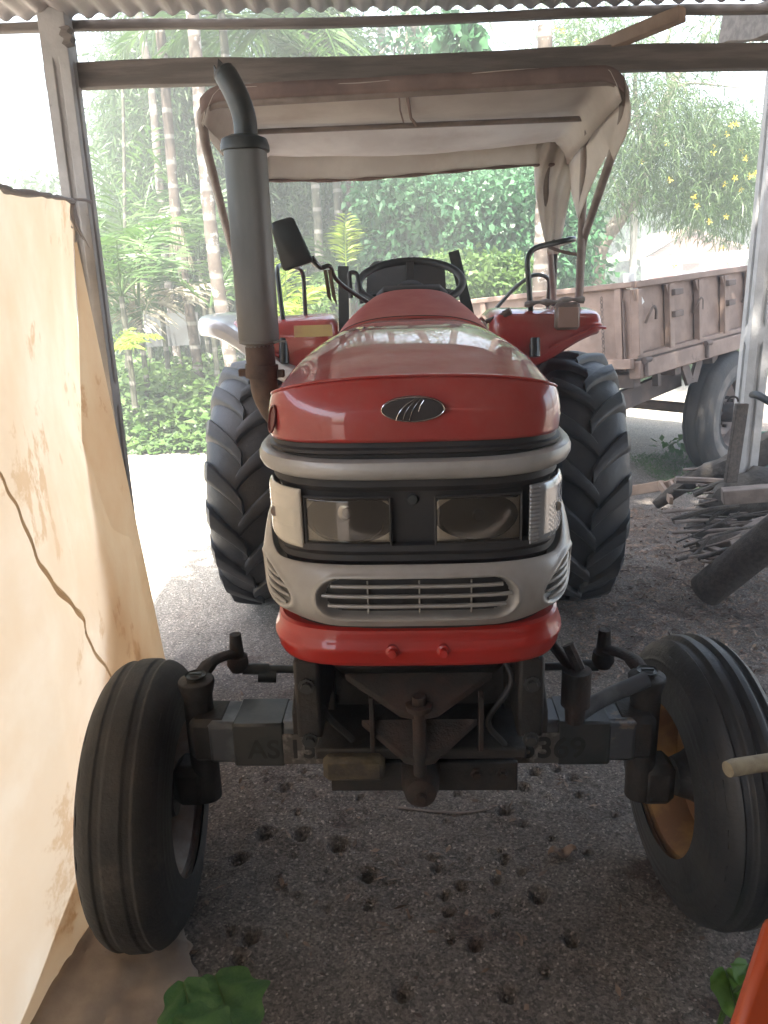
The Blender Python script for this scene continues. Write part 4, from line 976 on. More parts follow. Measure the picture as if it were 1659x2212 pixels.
def fabric_top(u, v):                    # u left-right, v front-back, hanging between the hoops
    y = yF-.02+(yB+.04-yF)*v; x = xL(y)+(xR(y)-xL(y))*u
    z = zF+.020-(zF-zB)*v+.012*u
    vv = (v*2) % 1 if v < 1 else 0
    z -= (.042 if v < .5 else .060)*math.sin(math.pi*vv)*math.sin(math.pi*u)**.4
    z += .012*float(fbm(x*3+4, y*4, 3))
    e = min(u, 1-u); z -= .10*(1-min(1, e/.05))**2
    return V(x+ (0), y, z)
m = MB(); m.grid(fabric_top, 70, 50); m.build('roof_cloth', M['fabric'], cp, solid=.002)
def valance(u, v):                       # inner front panel / rear panel
    x = xL(yB)+(xR(yB)-xL(yB))*(.035+.950*u); y = yB+.005+.015*math.sin(u*7)*v
    z = zB+.045-(.122+.012*math.sin(u*5)-.010*u)*v; return V(x, y+.010*float(fbm(u*8, v*2, 3)), z)
m = MB(); m.grid(valance, 60, 10); m.build('rear_valance', M['fabric'], cp, solid=.002)
m = MB(); m.tube([valance(i/59, 1)+V(0, 0, -.004) for i in range(60)], [.010+.004*math.sin(i*.7) for i in range(60)], 8, flat=.6); m.build('valance_hem', M['fabricred'], cp)
m = MB(); m.grid(lambda u, v: V(xL(yF)-.005+(xR(yF)-xL(yF)+.01)*u, yF-.020+.004*math.sin(u*20), zF+.026+.010*u-.045*v-.035*(1-min(1, min(u, 1-u)/.05))**2), 70, 4); m.build('front_hem', M['fabricred'], cp, solid=.003)
# cloth sides: short on the left, torn and hanging on the right
def sideL(u, v):
    y = yF-.01+(yB+.03-yF)*u; z = zF-.005-(zF-zB)*u; low = .07+.10*u
    return V(xL(y)-.002-.012*v+.01*math.sin(u*9+v*3), y+.02*v, z-low*v)
m = MB(); m.grid(sideL, 30, 12); m.build('side_cloth', M['fabric'], cp, solid=.002)
def sideR(u, v):
    y = yF-.01+(yB+.03-yF)*u; z = zF+.008-(zF-zB)*u; low = .17+.16*sstep(.3, 1, u)+.04*math.sin(u*11)
    return V(xR(y)+.006+.035*v+.02*math.sin(u*10+v*4)*v, y+.02*v, z-low*v)
m = MB(); m.grid(sideR, 30, 14); m.build('side_cloth', M['fabric'], cp, solid=.002)
def torn(u, v):                          # triangular torn flap hanging from the right rear corner
    p0 = V(.560, 1.955, 2.262); p1 = V(.735, 1.93, 2.262); q = V(.655, 2.02, 1.80)
    a = p0.lerp(p1, u); k = v**1.15; p = a.lerp(q+V(-.02+.05*u, 0, 0), k)
    p.x -= .03*math.sin(v*3.1)*(1-u); p.y += .02*math.sin(u*14+v*7)*(1-v*.6); return p
m = MB(); m.grid(torn, 24, 30); m.build('torn_flap', M['fabric'], cp, solid=.002)
m = MB(); m.tube(smooth_path([V(.655, 2.0, 1.86), V(.625, 1.95, 1.84), V(.628, 1.93, 1.825), V(.70, 1.92, 1.800), V(.755, 1.90, 1.79)], 5), .008, 6, flat=.5); m.build('torn_strip', M['fabricred'], cp)
m = MB(); m.tube([V(-.005, yF+.02, zF+.0), V(.008, yF+.22, zF-.045), V(.028, yF+.46, zF-.022)], [.006, .005, .007], 6); m.tube([V(-.03, yF+.02, zF), V(-.028, yF+.14, zF-.035), V(-.018, yF+.26, zF-.05)], .003, 6); m.build('stitched_seam', M['fabricred'], cp)

# ------------------------------------------------------------------ trailer
C0 = at(1370, 785, 5.6)
ux = V(.735, .678, .055).normalized(); wx = V(-.678, .735, -.07).normalized(); wx = (wx-ux*wx.dot(ux)).normalized(); zx = ux.cross(wx).normalized()
if zx.z < 0: zx = -zx
T = bpy.data.objects.new('trailer', None); COL.objects.link(T); tag(T, 'faded salmon tipping trailer standing behind the tractor on the right', 'trailer')
mm = Matrix((ux, wx, zx)).transposed().to_4x4(); mm.translation = C0; T.matrix_world = mm
H_, LL, WW = .565, 3.3, 2.25
m = MB(); m.box((.02, WW/2, H_/2), (.035, WW, H_)); m.box((.0, WW/2, H_-.015), (.07, WW+.04, .04), ch=.004); m.box((-.01, WW/2, .0), (.08, WW, .07))
for k in range(4): m.box((-.012, .1+k*.62, H_*.5), (.03, .05, H_-.06))
m.build('front_board', M['trailer'], T, bevel=.003)
m = MB(); m.box((LL/2, .02, H_/2+.02), (LL, .012, H_-.06)); m.box((LL/2, .0, H_-.02), (LL, .075, .045), ch=.005); m.box((LL/2, .0, .045), (LL, .06, .035), ch=.004)
side = m.build('side_board', M['trailer'], T, bevel=.002)
for k in range(6):
    x = .03+k*.46; m = MB(); m.box((x, -.02, H_*.5), (.055 if k % 2 == 0 else .07, .05, H_-.10), ch=.004)
    m.prism([V(x-.07, -.003, H_-.05), V(x+.07, -.003, H_-.05), V(x+.03, -.003, H_-.13), V(x-.03, -.003, H_-.13)], (0, -.03, 0), (0, -.01, 0)); m.build('rib', M['trailer'], side, bevel=.002)
for x in (.22, .95, 1.85):
    m = MB(); m.tube(bent([V(x-.045, .0, H_*.47), V(x-.045, -.035, H_*.60), V(x, -.045, H_*.68), V(x+.05, -.035, H_*.62), V(x+.05, -.03, H_*.50)], .03), .010, 8); m.build('hook', M['traildk'], side)
for x in (.545, 1.45):
    for z in (H_*.80, H_*.52): MB().box((x, -.055, z), (.13, .04, .045), ch=.004).build('hinge_bracket', M['traildk'], side)
m = MB(); m.box((LL/2, .0, -.05), (LL, .09, .13), ch=.006); m.box((LL/2, WW, -.05), (LL, .09, .13)); m.box((LL/2, WW/2, .0), (LL, WW-.1, .03)); m.build('floor_frame', M['trailer'], T, bevel=.003)
for x in (.06, 1.02, 1.9):
    m = MB(); m.tube([V(x, -.06, .01), V(x, -.06, -.10)], .016, 10); m.tube([V(x-.03, -.06, .015), V(x+.06, -.06, .015)], .022, 10); m.build('latch', M['traildk'], T)
m = MB(); m.box((-.0, .02, H_+.03), (.07, .06, .07), ch=.008); m.tube([V(-.035, .02, H_+.03), V(-.04, .02, H_+.03)], .02, 12); m.bar((.0, .02, H_), (.10, .0, H_-.16), .05, .05); m.build('corner_lug', M['white'], T)
m = MB(); 
for k in range(16): m.tube(arc((-.04, .22, H_-.09-k*.026), .012, 0, 2*math.pi, 8, (0, 1, 0) if k % 2 else (1, 0, 0), (0, 0, 1)), .003, 5, cap=False)
m.build('chain', M['traildk'], T)
MB().tube([V(-.02, .06, H_-.12), V(-.02, .06, -.05)], .008, 8).build('tie_bar', M['traildk'], T)
m = MB()
m.box((1.1, .62, -.20), (3.0, .10, .16), ch=.006); m.box((1.1, WW-.62, -.20), (3.0, .10, .16))
for x in (.12, .75, 1.4): m.box((x, WW/2, -.14), (.10, WW-.1, .10))
m.bar((.0, .62, -.30), (-1.6, WW/2, -.42), .09, .14); m.bar((.0, WW-.62, -.30), (-1.6, WW/2, -.42), .09, .14); m.bar((.55, .62, -.44), (1.6, .62, -.36), .09, .12)
m.box((.50, .10, -.17), (.05, .05, .14)); m.bar((.85, .06, -.12), (.95, .06, -.28), .03, .10); m.bar((1.12, .06, -.12), (1.02, .06, -.28), .03, .10); m.box((.985, .06, -.28), (.12, .03, .03))
m.bar((.0, .35, -.36), (1.35, .35, -.30), .05, .16)
m.build('chassis', M['traildk'], T, bevel=.003)
# wheel, built upright on the ground
wc = V(3.02, 6.78, .535)
tw = bpy.data.objects.new('wheel', None); COL.objects.link(tw); 
ow = V(-wx.x, -wx.y, 0).normalized()     # outward axis
mw = Matrix((ow, V(0, 0, 1).cross(ow), V(0, 0, 1))).transposed().to_4x4(); mw.translation = wc
tw.parent = T; tw.matrix_parent_inverse = T.matrix_world.inverted(); tw.matrix_world = mw
def add_wheel(tw):
    m = MB(); Rw, Ww = .535, .27
    prof = []
    for i in range(41):
        a = math.pi*i/40; c, s = math.cos(math.pi-a), math.sin(a); x = Ww/2*math.copysign(abs(c)**.7, c); r = .30+(Rw-.30)*s**.5
        if abs(x) in (0,): pass
        if s > .75: r -= .008*max(0, math.sin(x*70))**4
        prof.append((x, r))
    m.lathe(prof, (0, 0, 0), 'x', 72)
    for k, v in enumerate(m.v):
        x, y, z = v; r = math.hypot(y, z)
        if r > .47:
            a = math.atan2(z, y); q = (r+.006*math.sin(a*46)*sstep(.06, .13, abs(x)))/r; m.v[k] = (x, y*q, z*q)
    m.build('tyre', M['rubber'], tw)
    m = MB(); m.lathe([(Ww/2*.86, .465), (Ww/2+.0035, .40), (Ww/2+.004, .34), (Ww/2*.9, .312)], (0, 0, 0), 'x', 64); m.build('sidewall', M['tyretan'], tw)
    m = MB(); m.lathe([(.12, .312), (.135, .325), (.11, .30), (.06, .275), (-.06, .275), (-.12, .32)], (0, 0, 0), 'x', 64); m.lathe([(.0, .28), (.05, .2), (.02, .13), (.02, .0001)], (0, 0, 0), 'x', 48); rm = m.build('rim', M['traildk'], tw)
    m = MB(); m.lathe([(.02, .09), (.12, .085), (.15, .06), (.16, .0001)], (0, 0, 0), 'x', 24)
    for k in range(8): m.lathe([(0, .016), (.035, .016), (.035, .0001)], (.03, .125*math.cos(k*math.pi/4), .125*math.sin(k*math.pi/4)), 'x', 6)
    m.build('hub', M['rustmet'], tw)
add_wheel(tw)
tw2 = bpy.data.objects.new('wheel', None); COL.objects.link(tw2); mw2 = mw.copy(); mw2.translation = wc-ow*1.75
tw2.parent = T; tw2.matrix_parent_inverse = T.matrix_world.inverted(); tw2.matrix_world = mw2 @ Matrix.Rotation(math.pi, 4, 'Z')
for ch in list(tw.children): c_ = ch.copy(); COL.objects.link(c_); c_.parent = tw2
m = MB(); ic = T.matrix_world.inverted()
m.tube([ic @ wc, ic @ (wc-ow*1.75)], .05, 12); m.build('trailer_axle', M['traildk'], T)
# parking leg under the drawbar
p_ = ic @ at(1150, 900, 7.6)

# ------------------------------------------------------------------ things at the right of the shed
def log(pts, r, label, name='log', m_=None, cat_='log', n=14, jit=.12):
    pth = smooth_path(pts, 6); k = len(pth); rs = r if isinstance(r, list) else [r]*k
    if len(rs) != k: rs = [rs[0]+(rs[-1]-rs[0])*i/(k-1) for i in range(k)]
    m = MB(); m.tube(pth, rs, n)
    for i, v in enumerate(m.v):
        j = i//n; c = pth[j]; d = Vector(v)-c; q = 1+jit*float(fbm(j*.5+3, (i % n)*.6+7, 3)); m.v[i] = tuple(c+d*q)
    return tag(m.build(name, m_ or M['bark']), label, cat_)
log([gnd(1524, 1276, .088), at(1720, 1118, 3.45)], [.092, .092], 'thick smooth dark log leaning up towards the right edge', m_=M['wood'], jit=.05, n=24)
log([at(1420, 1080, 5.2)-V(0, 0, .03), at(1500, 1035, 5.0), at(1590, 1000, 4.9), at(1680, 955, 4.8)], [.035, .10], 'rough barked log sloping up behind the rusty frame', jit=.35)
log([at(1520, 1120, 4.6)-V(0, 0, .1), at(1600, 1075, 4.5), at(1720, 1060, 4.4)], [.12, .15], 'dark stump like log lying inside the wood pile', jit=.4)
def stick(a, b, r, label, mid=None, m_=None):
    a = Vector(a); b = Vector(b); c = (a+b)/2+V(0, 0, random.uniform(-.01, .015))
    return log([a, c, b], [r, r*.7], label, 'stick', m_ or M['woodpale'], 'stick', 8, .2)
stick(at(1430, 1107, 4.4), at(1585, 1100, 4.5), .010, 'upper long stick lying across the wood pile')
stick(at(1456, 1128, 4.2), at(1590, 1124, 4.3), .012, 'lower thick stick lying across the front of the wood pile')
stick(at(1520, 1065, 4.5), at(1660, 1060, 4.6), .007, 'thin stick highest on the wood pile near the right edge')
stick(at(1500, 1092, 4.45), at(1590, 1072, 4.5), .005, 'thin twig rising to the right on the wood pile')
stick(at(1505, 1075, 4.5), at(1580, 1085, 4.45), .005, 'thin twig falling to the right on the wood pile')
stick(at(1530, 1168, 4.0), at(1659, 1158, 3.9), .008, 'curved stick lying just above the leaning log')
stick(gnd(1464, 1215, .01), gnd(1468, 1240, .01), .006, 'short pale stick alone on the ground beside the rear tyre')
def plank(a, b, w_, h, label, up=(0, 0, 1), m_=None, name='plank'):
    m = MB(); m.bar(a, b, w_, h, up, ch=.003); return tag(m.build(name, m_ or M['woodpale'], smooth=False, bevel=.002), label, 'plank')
plank(at(1512, 1155, 4.15)-V(0, 0, .05), at(1600, 1160, 3.95), .20, .035, 'flat wide plank with chips on it in front of the pile', (0, -.25, 1))
plank(at(1500, 1190, 3.95), at(1575, 1218, 3.7), .03, .04, 'narrow dark plank slanting down below the flat plank')
plank(at(1530, 1182, 3.95), at(1570, 1195, 3.8), .05, .02, 'short pale offcut wedged beside the leaning log')
plank(at(1560, 1072, 4.1), at(1720, 1060, 4.0), .10, .08, 'thick grey block jutting in from the right over the pile')
m = MB(); m.prism([gnd(1510, 1265, .012), gnd(1530, 1200, .02), gnd(1590, 1225, .03), gnd(1545, 1300, .012)], (0, 0, 0), (0, 0, .02)); tag(m.build('plank', M['woodpale'], smooth=False), 'broken board lying flat at the end of the leaning log', 'plank')
tag(MB().box(at(1590, 958, 4.35), (.078, .03, .46), rot=(0, R(3), R(12)), ch=.003).build('wooden_stake', M['wood'], smooth=False, bevel=.003), 'upright brown board standing in front of the trailer wheel', 'board')
m = MB(); m.tube(arc(at(1583, 868, 4.33), .03, 0, math.pi, 10, (1, 0, 0), (0, 0, 1)), .006, 6); tag(m.build('iron_staple', M['rustmet']), 'small iron loop on top of the upright board', 'loop')
# rusty rail frame
fr = empty('rail_frame', (0, 0, 0), 0, 'rusty iron rail frame with a ring lying along the ground', 'frame')
a1, b1, c1, d1 = at(1350, 1062, 5.7), at(1435, 1048, 5.45), at(1540, 1016, 5.3), at(1450, 1082, 5.0)
m = MB(); m.bar(a1, b1, .03, .075, ch=.003); m.bar(b1, c1, .03, .05, ch=.003); m.bar(at(1425, 1045, 5.45), d1, .025, .05); m.bar(at(1448, 1042, 5.4), at(1462, 1068, 5.1), .02, .04); m.build('rail', M['rafter'], fr, bevel=.002)
m = MB(); m.tube(arc(at(1531, 1016, 5.25), .042, 0, 2*math.pi, 20, (1, .2, 0), (0, 0, 1)), .009, 8, cap=False); m.build('ring', M['woodpale'], fr)
# green sheet box behind the pile
m = MB(); m.box(at(1680, 1000, 4.95), (.55, .03, .42), rot=(R(-12), 0, R(-6)), ch=.006); tag(m.build('green_sheet', M['greenplastic'], bevel=.003), 'dark green plastic sheet standing behind the wood pile', 'sheet')
m = MB(); m.tube(smooth_path([at(1622, 853, 4.4), at(1640, 855, 4.3), at(1690, 885, 4.2)], 5), [.008, .02, .022, .022, .022, .022, .022, .022, .022, .022, .022], 10); tag(m.build('iron_hook', M['darkmet']), 'curved dark iron bar poking in beside the right post', 'bar')
# loose sticks of the pile
rs_ = random.Random(5)
for k in range(64):
    x0, y0 = rs_.uniform(1450, 1650), rs_.uniform(1015, 1215); Yd = 5.0-(y0-1015)/200*1.3
    a_ = at(x0, y0, Yd); L_ = rs_.uniform(.25, .7); an = rs_.gauss(0, .35)
    b_ = a_+V(math.cos(an)*L_, math.sin(an)*L_*.8, rs_.uniform(-.04, .12)); c_ = (a_+b_)/2+V(rs_.uniform(-.02, .02), 0, rs_.uniform(-.03, .03))
    r_ = rs_.uniform(.004, .012)*(1 if k % 5 else 2.4); m = MB(); m.tube(smooth_path([a_, c_, b_], 4), [r_]*9, 7)
    tag(m.build('stick', [M['woodpale'], M['wood'], M['bark']][k % 3]), ('pale greyed', 'dark weathered', 'rough barked')[k % 3]+' loose stick tangled in the wood pile by the right post', 'stick', ('pale loose', 'dark loose', 'barked loose')[k % 3]+' sticks of the wood pile')
# handle and orange panel
m = MB(); a1 = at(1572, 1662, 1.38); m.tube([a1, at(1585, 1658, 1.385), at(1800, 1624, 1.45)], [.0165, .018, .018], 20); tag(m.build('wooden_pole', M['palepole']), 'pale wooden handle entering from the right across the front tyre', 'handle')
a1, b1 = gnd(1590, 2330), at(1668, 2010, 1.02)
def orange():
    m = MB(); p = [at(1588, 2240, .98), at(1670, 1985, 1.10), at(1900, 1980, 1.10), at(1900, 2300, .98)]
    p[0].z = max(.2, p[0].z)
    low = [V(q.x, q.y, .0) for q in (p[0], p[3])]
    nrm = (p[1]-p[0]).cross(p[3]-p[0]).normalized()
    if nrm.y > 0: nrm = -nrm
    m.prism(p, nrm*.0, -nrm*.035); m.bar(V(p[0].x+.03, p[0].y+.02, 0), V(p[0].x+.03, p[0].y+.02, p[0].z), .03, .03); m.bar(V(p[3].x-.03, p[3].y+.02, 0), V(p[3].x-.03, p[3].y+.02, p[3].z), .03, .03)
    return tag(m.build('orange_guard', M['orange'], bevel=.012), 'orange painted machine guard in the bottom right corner', 'guard')
orange()
# near plants
def big_leaf(m, base, tip, wid, lobes, cup=.12, n=60, side=None):
    base = Vector(base); tip = Vector(tip); d = tip-base; L = d.length; d.normalize()
    s = side or d.cross(V(0, 0, 1)).normalized(); nrm = s.cross(d)
    def f(u, v):
        t = u; prof = math.sin(math.pi*min(1, t*.93+.04))**.6*(1+lobes*math.sin(t*16)*.12)
        w_ = wid*prof; a = (v-.5)*2
        return base+d*L*(t-.16*abs(a)**1.5*(1-t)*1.4)+s*w_*a*.5+nrm*(cup*L*(abs(a)**1.6)*.35*prof-.10*L*t*t+.004*math.sin(t*11+abs(a)*4)-.004*math.exp(-(a/.08)**2))
    m.grid(f, n, 31); return m
def plant_near(name, leaves_, stem0, label):
    t = empty(name, stem0, 0, label, 'plant'); o = -Vector(stem0)
    for (b, tp_, wd, lb) in leaves_:
        big_leaf(MB(), Vector(b)+o, Vector(tp_)+o, wd, lb).build('leaf', M['leafsmall'] if 'small' in label else M['leafnear'], t)
        bb, tt = Vector(b)+o, Vector(tp_)+o; dd_ = tt-bb; ss_ = dd_.normalized().cross(V(0, 0, 1)).normalized(); mv = MB(); Lz = dd_.length
        sag = lambda t_: ss_.cross(dd_.normalized())*(-.10*Lz*t_*t_+.0012)
        mv.tube([bb+dd_*t_/10*.95+sag(t_/10) for t_ in range(11)], [.0022-.00015*t_ for t_ in range(11)], 6)
        mv.build('midrib', M['leafbright'], t)
        MB().tube(smooth_path([V(0, 0, 0), (Vector(b)+o)*.5+V(0, 0, .05), Vector(b)+o], 4), .004, 6).build('stalk', M['leafbright'], t)
    return t
s0 = gnd(500, 2330, 0)
plant_near('leafy_plant', [(at(500, 2215, 1.13), at(460, 2085, 1.30), .17, 1.0), (at(420, 2230, 1.12), at(395, 2110, 1.22), .11, 1.0), (at(470, 2270, 1.02), at(375, 2185, 1.08), .12, 1)][:3], tuple(s0), 'broad green leaves at the bottom edge left of centre')
s1 = gnd(1540, 2260, 0)
plant_near('leafy_plant', [(at(1590, 2180, 1.28), at(1568, 2085, 1.38), .085, .4), (at(1578, 2165, 1.30), at(1550, 2100, 1.40), .06, .4), (at(1612, 2120, 1.32), at(1618, 2065, 1.44), .07, .4)], tuple(s1), 'small bright leaves beside the orange guard')

# ------------------------------------------------------------------ pebbles and litter
def scatter(n, xr, yr, s0_, s1_, name, m_, flat, label):
    X = rng.uniform(*xr, n); Y = yr[0]+(yr[1]-yr[0])*rng.random(n)**1.3; S = rng.uniform(s0_, s1_, n)*rng.random(n)**1.5+s0_
    oc = np.array([[1,0,0],[0,1,0],[-1,0,0],[0,-1,0],[0,0,1],[0,0,-1]], float)
    fs = np.array([[0,1,4],[1,2,4],[2,3,4],[3,0,4],[1,0,5],[2,1,5],[3,2,5],[0,3,5]])
    A = rng.uniform(0, 6.28, n); V3 = oc[None]*S[:, None, None]*rng.uniform(.6, 1.3, (n, 6, 1)); V3[..., 2] *= flat
    c, s = np.cos(A)[:, None], np.sin(A)[:, None]; x = V3[..., 0]*c-V3[..., 1]*s; y = V3[..., 0]*s+V3[..., 1]*c
    V3 = np.stack([x+X[:, None], y+Y[:, None], V3[..., 2]+.004+S[:, None]*.2], -1).reshape(-1, 3)
    F = (fs[None]+6*np.arange(n)[:, None, None]).reshape(-1, 3); o = mesh_np(name, V3, F, m_); tag(o, label, 'gravel', kind='stuff')
scatter(15000, (-1.0, 2.1), (.9, 4.2), .0016, .0056, 'gravel', M['pebble'], .6, 'small pale grit scattered over the shed floor')
n = 13000; Pn = np.stack([rng.uniform(.9, 3.2, n), rng.uniform(3.0, 5.6, n), np.full(n, .012)], -1)
n2 = 500; P2 = np.stack([rng.uniform(-.9, 1.6, n2), rng.uniform(1.2, 3.4, n2), np.full(n2, .010)], -1); P2 = np.concatenate([Pn, P2])
D2 = rng.normal(size=P2.shape); D2[:, 2] *= .15; N2 = rng.normal(size=P2.shape)*.35; N2[:, 2] += 1
v_, f_ = leaf_arrays(P2, D2, rng.uniform(.014, .05, len(P2)), rng.uniform(.006, .016, len(P2)), N2)
tag(mesh_np('leaf_litter', v_, f_, M['litter']), 'dry brown chips and leaf litter strewn around the wood pile', 'litter', kind='stuff')
def curled(loc, L, W, rz, label):
    m = MB(); m.grid(lambda u, v: V((u-.5)*L, (v-.5)*W*math.sin(math.pi*(.08+.84*u)), .012+.5*W*((v-.5)*2)**2*.5+.01*math.sin(u*9)), 16, 8)
    o = m.build('dry_leaf', M['litter'], solid=.001); o.location = loc; o.rotation_euler = (0, 0, rz); return tag(o, label, 'dry leaf')
curled(gnd(1215, 1850), .09, .04, .1, 'curled dry brown leaf on the floor left of the right front wheel')
curled(gnd(612, 1917), .04, .016, -.8, 'pale dry leaf on the floor beside the left front wheel')
curled(gnd(885, 1985), .04, .008, -1.0, 'slim pale leaf on the bottom centre floor')
m = MB(); m.tube(smooth_path([gnd(860, 1744, .008), gnd(930, 1752, .010), gnd(1000, 1755, .010), gnd(1052, 1748, .008)], 5), .006, 6, flat=.35); tag(m.build('cord_strip', M['woodpale']), 'flat grey strip lying on the floor below the lower plate', 'strip')

# ------------------------------------------------------------------ distance: trees and plants
def trunk(path, Y, wpx, label, m_, name='palm_tree', cat_='tree', group=None, crown=None, taper=.85, n=12, part='trunk'):
    pts = [at(x, y, Y) for (x, y) in path]; pts.sort(key=lambda p: p.z)
    b = pts[0]; d = (pts[1]-pts[0]); 
    if b.z > .05: pts = [V(b.x-d.x/max(.1, d.z)*b.z, Y, -.03)]+pts
    r0 = wpx/2*Y/FPX*.98
    t = empty(name, (pts[0].x, Y, 0), 0, label, cat_, group); o = -V(pts[0].x, Y, 0)
    top = pts[-1]
    if crown and top.z < crown: dd = (pts[-1]-pts[-2]).normalized(); pts.append(top+dd*(crown-top.z)/max(.2, dd.z))
    pth = smooth_path([p+o for p in pts], 8); k = len(pth)
    rs = [r0*(1.12-(1.12-taper)*i/(k-1))*(1+.05*math.sin(i*1.9)) for i in range(k)]
    m = MB(); m.tube(pth, rs, n); m.build(part, m_, t)
    return t, pth[-1]
def frond(base, dirv, L, n=26, w_=.028, ll=.42, droop=.9, stiff=.5):
    base = np.array(base); d = np.array(dirv)/np.linalg.norm(dirv); side = np.cross(d, [0, 0, 1]); side /= max(1e-6, np.linalg.norm(side))
    P, D, LL_, W_ = [], [], [], []; p = base.copy(); dd = d.copy(); pts = [p.copy()]
    for i in range(n):
        t = i/n; dd = dd+np.array([0, 0, -droop/n*(.4+t)]); dd /= np.linalg.norm(dd); p = p+dd*L/n; pts.append(p.copy())
        if t > .12:
            for s in (-1, 1):
                P.append(p.copy()); D.append(dd*stiff+side*s*.8+np.array([0, 0, .05-.5*random.random()*.6])+rng.normal(size=3)*.08)
                LL_.append(L*ll*math.sin(math.pi*(.12+.82*t))*random.uniform(.85, 1.1)); W_.append(w_)
    return pts, np.array(P), np.array(D), np.array(LL_), np.array(W_)
def palm_crown(t, c, nf, L, m_, el=(10, 75), az=(0, 360), w_=.028, droop=.9, ll=.42, part='fronds', n=26):
    parts = []; st = MB()
    for k in range(nf):
        a = R(random.uniform(*az)); e = R(random.uniform(*el)); d = (math.cos(a)*math.cos(e), math.sin(a)*math.cos(e), math.sin(e))
        pts, P, D, l_, w2 = frond(tuple(c), d, L*random.uniform(.8, 1.15), n=n, w_=w_, droop=droop, ll=ll)
        N_ = np.cross(D, np.array([0, 0, 1.]))+rng.normal(size=P.shape)*.4+np.array([0, 0, .9])
        parts.append(leaf_arrays(P, D, l_, w2, N_, droop=.15)); st.tube([Vector(q) for q in pts[::3]], [.018*L/2*(1-i/len(pts[::3]))+.004 for i in range(len(pts[::3]))], 5)
    v, f = cat(parts); mesh_np(part, v, f, m_, parent=t); st.build('frond_stems', m_, t)
GRP = 'palm trunks standing in the grove'
TRK = [
 ([(345,55),(352,130),(366,300),(385,520),(408,660),(427,790)], 10.5, 21, 'tallest leaning palm trunk with pale lichen, left of the exhaust', M['areca'], 7.5),
 ([(305,60),(328,200),(345,400),(362,600),(385,785)], 12, 17, 'mottled palm trunk just left of the tallest leaning one', M['paletrunk'], 8),
 ([(418,55),(430,200),(449,430),(468,600),(487,712)], 8.6, 28, 'thick pale palm trunk hidden partly by the canopy tube', M['paletrunk'], 6.5),
 ([(510,55),(517,190),(528,400)], 16, 11, 'thin palm trunk right of the exhaust tip above the beam', M['areca'], None),
 ([(556,55),(567,190),(575,400)], 16, 9, 'slim dark palm trunk above the left half of the canopy', M['arecag'], None),
 ([(588,388),(594,470),(598,560)], 14, 12, 'mottled trunk between exhaust and mirror', M['areca'], None),
 ([(625,55),(640,250),(655,400),(668,500),(682,700)], 14, 12, 'greyish trunk seen just right of the mirror', M['arecag'], None),
 ([(740,55),(750,200),(758,400),(766,605)], 12, 19, 'mottled trunk left of the steering wheel', M['areca'], 8),
 ([(757,55),(775,400),(777,560)], 17, 7, 'very thin trunk close behind the mottled one', M['arecag'], None),
 ([(716,380),(722,600)], 18, 7, 'thin pale pole like trunk between the mirror and steering wheel', M['arecag'], None),
 ([(823,55),(826,300),(830,640)], 14, 17, 'vine wrapped trunk above the steering wheel', M['arecag'], None),
 ([(1177,55),(1176,300),(1172,500),(1166,655)], 9, 34, 'stout straight lichen spotted trunk behind the right canopy post', M['paletrunk'], None),
 ([(265,180),(268,330),(270,520)], 11, 7, 'slender green sapling near the left post', M['arecag'], None),
 ([(520,55),(500,420),(560,700)], 19, 9, 'far palm trunk showing faintly behind the canopy', M['areca'], None),
 ([(285,60),(292,300),(305,700)], 15, 9, 'thin trunk furthest left behind the palm fans', M['areca'], 8),
 ([(395,60),(400,300),(412,640)], 16, 8, 'thin dark trunk between the leaning and the thick pale trunk', M['arecag'], 8),
 ([(448,60),(455,300),(458,640)], 18, 8, 'faint thin trunk right behind the thick pale trunk', M['areca'], 8),
 ([(690,60),(692,400),(696,600)], 16, 9, 'thin trunk just left of the pole like trunk near the mirror', M['areca'], None),
 ([(905,380),(903,600)], 15, 9, 'thin trunk rising over the right half of the steering wheel', M['arecag'], None),
 ([(1075,380),(1070,620)], 14.5, 11, 'trunk in the creepers left of the stout spotted trunk', M['areca'], None),
 ([(640,380),(645,640)], 19, 7, 'faint far trunk right of the mirror head', M['areca'], None),
]
for pth, Y, wpx, lab, m_, cr in TRK:
    t, top = trunk(pth, Y, wpx, lab, m_, crown=cr, group=GRP)
    if cr: palm_crown(t, top, 9, 2.2, M['leafpalm'], (0, 70), w_=.05, n=22)
# vine leaves round one trunk and big leaves at the top
def stuff(name, v, f, m_, label, cat_): return tag(mesh_np(name, v, f, m_), label, cat_, kind='stuff')
c_, r_, n_ = [], [], []
for y in range(390, 640, 12):
    p = at(828+random.uniform(-8, 8), y, 13.8); c_.append(tuple(p)); r_.append(.22); n_.append(42)
v, f = clumps(c_, r_, n_, .15, .11); stuff('climbing_vine', v, f, M['leafvine'], 'creeper leaves covering the trunk above the steering wheel', 'vine')
c_, r_, n_ = [], [], []
for (x, y) in ((985, 80), (1005, 100), (1000, 70), (960, 60), (1020, 85), (995, 120)):
    c_.append(tuple(at(x, y, 9))); r_.append(.16); n_.append(26)
v, f = clumps(c_, r_, n_, .16, .13); stuff('climbing_vine', v, f, M['leafvine'], 'big creeper leaves hanging above the middle of the upper beam gap', 'vine')
t, top = trunk([(998, 60), (1005, 400), (1012, 640)], 14, 26, 'creeper covered tree behind the canopy centre', M['arecag'], 'vine_tree')
